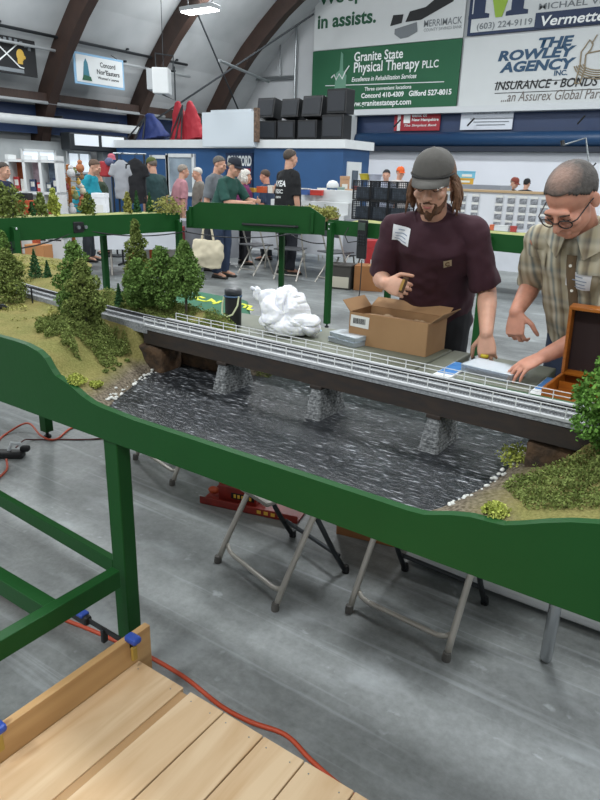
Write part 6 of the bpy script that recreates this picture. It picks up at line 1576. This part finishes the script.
for px, col, lab in ((503, '#c9cbc8', 'white low box in front of the pegboard'), (494, '#c0623a', 'orange little box in front of the pegboard'), (515, '#a33b34', 'red little box in front of the pegboard')):
    q = on_y(px, 218, 9.1); o = thing('stock_box', lab, 'box', (q.x, 9.1, .848)); w_ = .2 if px == 503 else .07; MB().box((0, 0, .035), (w_, .08, .07), bev=.004).build('carton', mat('box_'+col[1:], col, .6), o); MB().box((0, 0, .075), (w_+.006, .086, .012), bev=.003).build('lid', mat('box_'+col[1:], col), o)
for px, py, ht, wd, col, lab in ((466, 171, .13, .28, '#6fb0c8', 'pale blue tub on the stall behind the grey cap'), (463, 178, .1, .32, '#c99b32', 'yellow box under the pale blue tub behind the grey cap')):
    stall_box(lab, px, py, 11, wd, ht, .2, col)
q = dep(465, 178, 11); dtable('stall table behind the pegboard with a yellow box', (q.x, q.y, 0), 1.4, .6, 0, clothg, round(q.z-.105, 2), .3)
# microphone-like stand behind the man in checks
p = dep(590, 160, 9.5); t = thing('boom_stand', 'thin grey boom stand rising behind the man in the checked shirt', 'stand', (p.x, p.y, 0))
MB().tube([(p.x, p.y, 0.02), (p.x, p.y, 1.75)], .014, 8).build('pole', dsteel, t, True)
a, b, c = dep(586, 138, 9.5), dep(563, 145, 9.5), dep(596, 163, 9.5)
MB().tube([(p.x, p.y, 1.75), a, b], .013, 8).build('boom', steel, t, True); MB().tube([b, b+Vector((-.02, 0, .06))], .03, 8).build('head', black, t, True)
MB().tube([dep(575, 161, 9.5), (p.x, p.y, 1.66), c], .012, 8).build('cross_arm', dsteel, t, True)
for k in range(3): MB().tube([(p.x, p.y, .35), (p.x+.32*math.cos(k*2.1), p.y+.32*math.sin(k*2.1), .015)], .012, 6).build('leg', dsteel, t, True)

# ---- left stalls: shelf rack, shirts, trinkets
A, B = dep(11, 160, 9.5), dep(59, 160, 9.5); c = (A+B)/2; d = (B-A); d.z = 0; L = d.length; rz = math.atan2(d.y, d.x)
t = thing('shelf_rack', 'white shelf rack with three display panels at the left', 'shelf rack', (c.x, c.y, 0), rz)
for k in range(4): MB().box((-L/2+k*L/3, 0, .83), (.04, .3, 1.66)).build('upright', white, t)
for z in (.5, .82, 1.14, 1.58): MB().box((0, 0, z), (L+.04, .3, .035)).build('shelf', white, t)
for k, col in enumerate(('#a8552f', '#c9b3bd', '#7c8da1')): MB().box((-L/2+(k+.5)*L/3, .13, 1.385), (L/3-.05, .015, .44)).build('back_panel', mat('panel_'+col[1:], col, .7, var=.3, vs=16), t)
MB().box((0, .0, .24), (L, .28, .44), bev=.01).build('base_cabinet', white, t)
fm_ = None; cc = ('#b23b3b', '#8a3850', '#3f4d6b', '#d9d3cc', '#56606c')
for k in range(3):
    for r_ in range(3):
        for s in range(2):
            x = -L/2+(k+.5)*L/3+(s-.5)*.1; z = 1.158 if r_ == 0 else (.8375 if r_ == 1 else .5175); ht = (.2, .17, .13)[(k+s) % 3]
            q = Vector((c.x, c.y, 0))+rotz(rz) @ Vector((x, -.02, z)); col = cc[(k*2+r_+s*3) % 5]
            o = thing('packet', 'small %s packet on the white shelf rack, %s shelf, %s bay' % ({'#b23b3b': 'red', '#8a3850': 'plum', '#3f4d6b': 'navy', '#d9d3cc': 'cream', '#56606c': 'grey'}[col], ('top', 'middle', 'lowest')[r_], ('left', 'middle', 'right')[k]), 'packet', q, rz, 'packets on the white shelf rack')
            MB().box((0, 0, ht/2), (.08, .06, ht), bev=.004).build('carton', mat('box_'+col[1:], col, .6, var=.1, vs=20), o); MB().box((0, -.031, ht*.6), (.055, .002, ht*.4)).build('label', paper, o)
p = dep(68, 172, 10); t = thing('trinket_stand', 'tall revolving stand crowded with colourful trinkets at the left', 'stand', (p.x, p.y, 0))
MB().lathe([(.0, 0), (.25, 0), (.25, .03), (.03, .05), (.025, 1.55), (.0, 1.56)], (0, 0, 0), 16).build('post', wood, t); tc_ = ('#b08f3c', '#a8683f', '#c9bfa8', '#8f6b45', '#8f3f3a', '#c4c4c4', '#6f7d4c')
for k in range(30):
    a = k*2.4; z = .75+.026*k; q = Vector((p.x+.2*math.cos(a), p.y+.2*math.sin(a), z)); col = tc_[k % 7]; b = MB(); r = .035+.014*(k % 3)
    b.ell((0, 0, 0), (r, r, r*1.1), None, 10, 7).ell((0, 0, r*1.3), (r*.6,)*3, None, 8, 6)
    b.tube([(0, 0, 0), (-.2*math.cos(a), -.2*math.sin(a), .02)], .006, 5)
    b.build('trinket', mat('trinket_'+col[1:], col, .6), t, False, True).data.transform(Matrix.Translation(q-p+Vector((0, 0, p.z))))
# clothes rail with two shirts
A, B = dep(117, 158, 10.4), dep(144, 156, 10.4); t = thing('clothes_rail', 'steel clothes rail holding a grey and a black T-shirt', 'clothes rail', ((A.x+B.x)/2, (A.y+B.y)/2, 0))
zr = A.z+.07
for P in (A, B): MB().tube([(P.x, P.y, .0), (P.x, P.y, zr)], .016, 8).build('upright', dsteel, t, True); MB().tube([(P.x-.12, P.y+.2, .015), (P.x+.12, P.y-.2, .015)], .016, 8).build('foot', dsteel, t, True)
MB().tube([(A.x-.05, A.y-.03, zr), (B.x+.03, B.y+.02, zr)], .014, 8).build('top_rail', steel, t, True)
def hung_shirt(label, px, py, D, m, wd=.5, ht=.72, rz=34):
    p = dep(px, py, D); t = thing('hanging_shirt', label, 'shirt', (p.x, p.y, p.z-ht), R(rz))
    b = MB(); w2 = wd/2
    rings_loft(b, [((0, 0, 0), (w2*.86, 0, 0), (0, .075, 0)), ((0, 0, ht*.5), (w2*.84, 0, 0), (0, .07, 0)), ((0, 0, ht*.8), (w2*.86, 0, 0), (0, .065, 0)), ((0, 0, ht*.93), (w2*.7, 0, 0), (0, .05, 0)), ((0, 0, ht), (w2*.3, 0, 0), (0, .04, 0))], 20)
    for s in (-1, 1): capsule(b, (s*w2*.7, 0, ht*.88), (s*w2*1.12, 0, ht*.6), .06, .06, 10, True)
    link(remesh(b, .015, 3, .012, 7), 'fabric', m, t, smooth=True)
    MB().tube([(-w2*.7, 0, ht*.93), (0, 0, ht*1.02), (w2*.7, 0, ht*.93)], .008, 6).tube([(0, 0, ht*1.02), (0, 0, zr-p.z+ht-.01), (.03, 0, zr-p.z+ht+.012), (.05, 0, zr-p.z+ht-.005)], .005, 6).build('hanger', dsteel, t)
hung_shirt('grey T-shirt hanging on the clothes rail', 121, 160, 10.4, mat('heather_grey', '#9a9da2', .85), .3, .6)
hung_shirt('black T-shirt hanging on the clothes rail', 135, 159, 10.4, mat('black_cotton', '#141519', .85), .32, .68)
p = dep(111, 150, 11.3); t = thing('hat_stand', 'pole with a pink hat and a red bag left of the grey shirt', 'hat stand', (p.x, p.y, 0))
MB().lathe([(.0, 0), (.2, 0), (.2, .02), (.016, .04), (.016, 1.66)], (0, 0, 0), 12).build('pole', dsteel, t); MB().lathe([(.09, 1.66), (.07, 1.67), (.06, 1.73), (.03, 1.76), (.0, 1.76)], (0, 0, 0), 16).build('pink_hat', mat('pink_felt', '#b9606f', .8), t)
MB().box((-.06, -.1, 1.5), (.2, .12, .26), bev=.03).build('red_bag', mat('red_nylon', '#a3292f', .7), t); MB().ell((.05, -.1, 1.62), (.09, .07, .07)).build('blue_pouch', mat('slate_pouch', '#5d5f7c', .7), t)
for px, py, ht, wd, col, lab in ((100, 193, .28, .2, '#e2e4e6', 'white carton on the table beside the man in turquoise'), (22, 193, .2, .22, '#1c1d20', 'black bin in front of the white shelf rack'), (25, 200, .12, .26, '#b9502c', 'orange bin in front of the white shelf rack')):
    q = dep(px, py, 9.3 if px < 50 else 9.6); stall_box(lab, px, py, 9.2 if px < 50 else 9.6, wd, ht, .18, col, zb=.75 if px > 50 else 0)
# ---- under and behind the far modules
p = on_z(222, 276, 0); t = thing('tote_bag', 'cream canvas tote bag hanging at knee height below the corner module', 'bag', (p.x+.1, p.y-.42, .17), R(30))
b = MB(); rings_loft(b, [((0, 0, 0), (.2, 0, 0), (0, .07, 0)), ((0, 0, .15), (.24, 0, 0), (0, .1, 0)), ((0, 0, .33), (.23, 0, 0), (0, .08, 0)), ((0, 0, .4), (.19, 0, 0), (0, .05, 0))], 24)
link(remesh(b, .014, 3, .025, 6), 'canvas', mat('cream_canvas', '#cfc5ab', .85, var=.06, vs=7), t, smooth=True)
for s in (-1, 1): MB().tube([(-.09, s*.03, .38), (-.06, s*.02, .55), (0, 0, .64), (.06, s*.02, .55), (.09, s*.03, .38)], .011, 6).build('strap', mat('cream_canvas', '#cfc5ab'), t)
def far_chair(label, x, y, rz):
    t = thing('folding_chair', label, 'chair', (x, y, 0), R(rz), 'folding chairs by the far white table')
    for s in (-1, 1):
        MB().tube([(s*.2, -.2, 0), (s*.2, -.02, .35), (s*.2, .15, .82)], .012, 6).build('front_leg', tube_g, t); MB().tube([(s*.18, .22, 0), (s*.18, -.12, .44)], .012, 6).build('rear_leg', tube_g, t)
    MB().tube([(-.18, .17, .08), (.18, .17, .08)], .009, 6).build('cross_bar', tube_g, t)
    MB().box((0, 0, .45), (.4, .38, .02), bev=.006).build('seat', mat('dark_seat', '#4b4d50', .6), t); MB().box((0, .135, .74), (.4, .014, .16), Matrix.Rotation(R(-20), 3, 'X'), bev=.005).build('backrest', mat('dark_seat', '#4b4d50'), t)
    return t
far_chair('folding chair beside the cream tote bag', -6.45, 8.2, 170); far_chair('folding chair in front of the far white tablecloth', -5.75, 8.15, 195); far_chair('folding chair right of the far white tablecloth', -5.05, 8.3, 160)
q = on_z(336, 289, 0); t = thing('storage_bin', 'dark storage bin with a cream front panel on the floor behind the post', 'bin', (q.x, q.y+.15, 0), R(12))
MB().box((0, 0, .16), (.34, .3, .32), bev=.01).build('bin', mat('dark_bin', '#3a3733', .6), t); MB().box((0, -.152, .1), (.3, .006, .15)).build('front_panel', mat('cream_panel', '#b9b3a3', .7), t); MB().box((0, 0, .325), (.36, .32, .025), bev=.006).build('lid', mat('dark_bin', '#3a3733'), t)
q = on_z(363, 291, 0); t = thing('floor_carton', 'brown carton on the floor right of the dark bin', 'carton', (q.x, q.y+.18, 0), R(20))
MB().box((0, 0, .17), (.4, .32, .34), bev=.004).build('carton', mat('brown_carton', '#8d5f37'), t); MB().box((0, 0, .3415), (.05, .32, .003)).build('tape', mat('tape', '#9b7a50'), t)
for px, py, D, wd, ht, col, lab in ((377, 240, 9.3, .3, .16, '#a3262a', 'red bin below the table of wire crates'), (168, 226, 10.4, .5, .3, '#a5282c', 'red bin under the table left of the tote bag'), (143, 233, 10.2, .4, .08, '#d9663a', 'orange tray under the stall left of the tree clump')):
    stall_box(lab, px, py, D, wd, ht, .3, col, zb=0, name='plastic_bin', cat='bin')
for px, D, lab in ((128, 9.4, 'grey skirted table seen under the far left module'), (30, 8.2, 'white-skirted table seen under the far left module')):
    q = on_z(px, 262, 0); dtable(lab, (-7.75, 8.35) if px > 100 else (q.x-.2, q.y+.2), 1.1 if px > 100 else 1.4, .6, 60, clothg if px > 100 else clothw, .74, .6)
q = on_z(42, 281, 0); t = thing('floor_carton', 'tan carton standing behind the dark conifer at the left', 'carton', (q.x, q.y, 0), R(20)); MB().box((0, 0, .25), (.3, .2, .5), bev=.004).build('carton', mat('tan_carton', '#b07a4c', .85), t); MB().box((0, -.1, .25), (.05, .003, .5)).build('tape', mat('tape', '#9b7a50'), t)
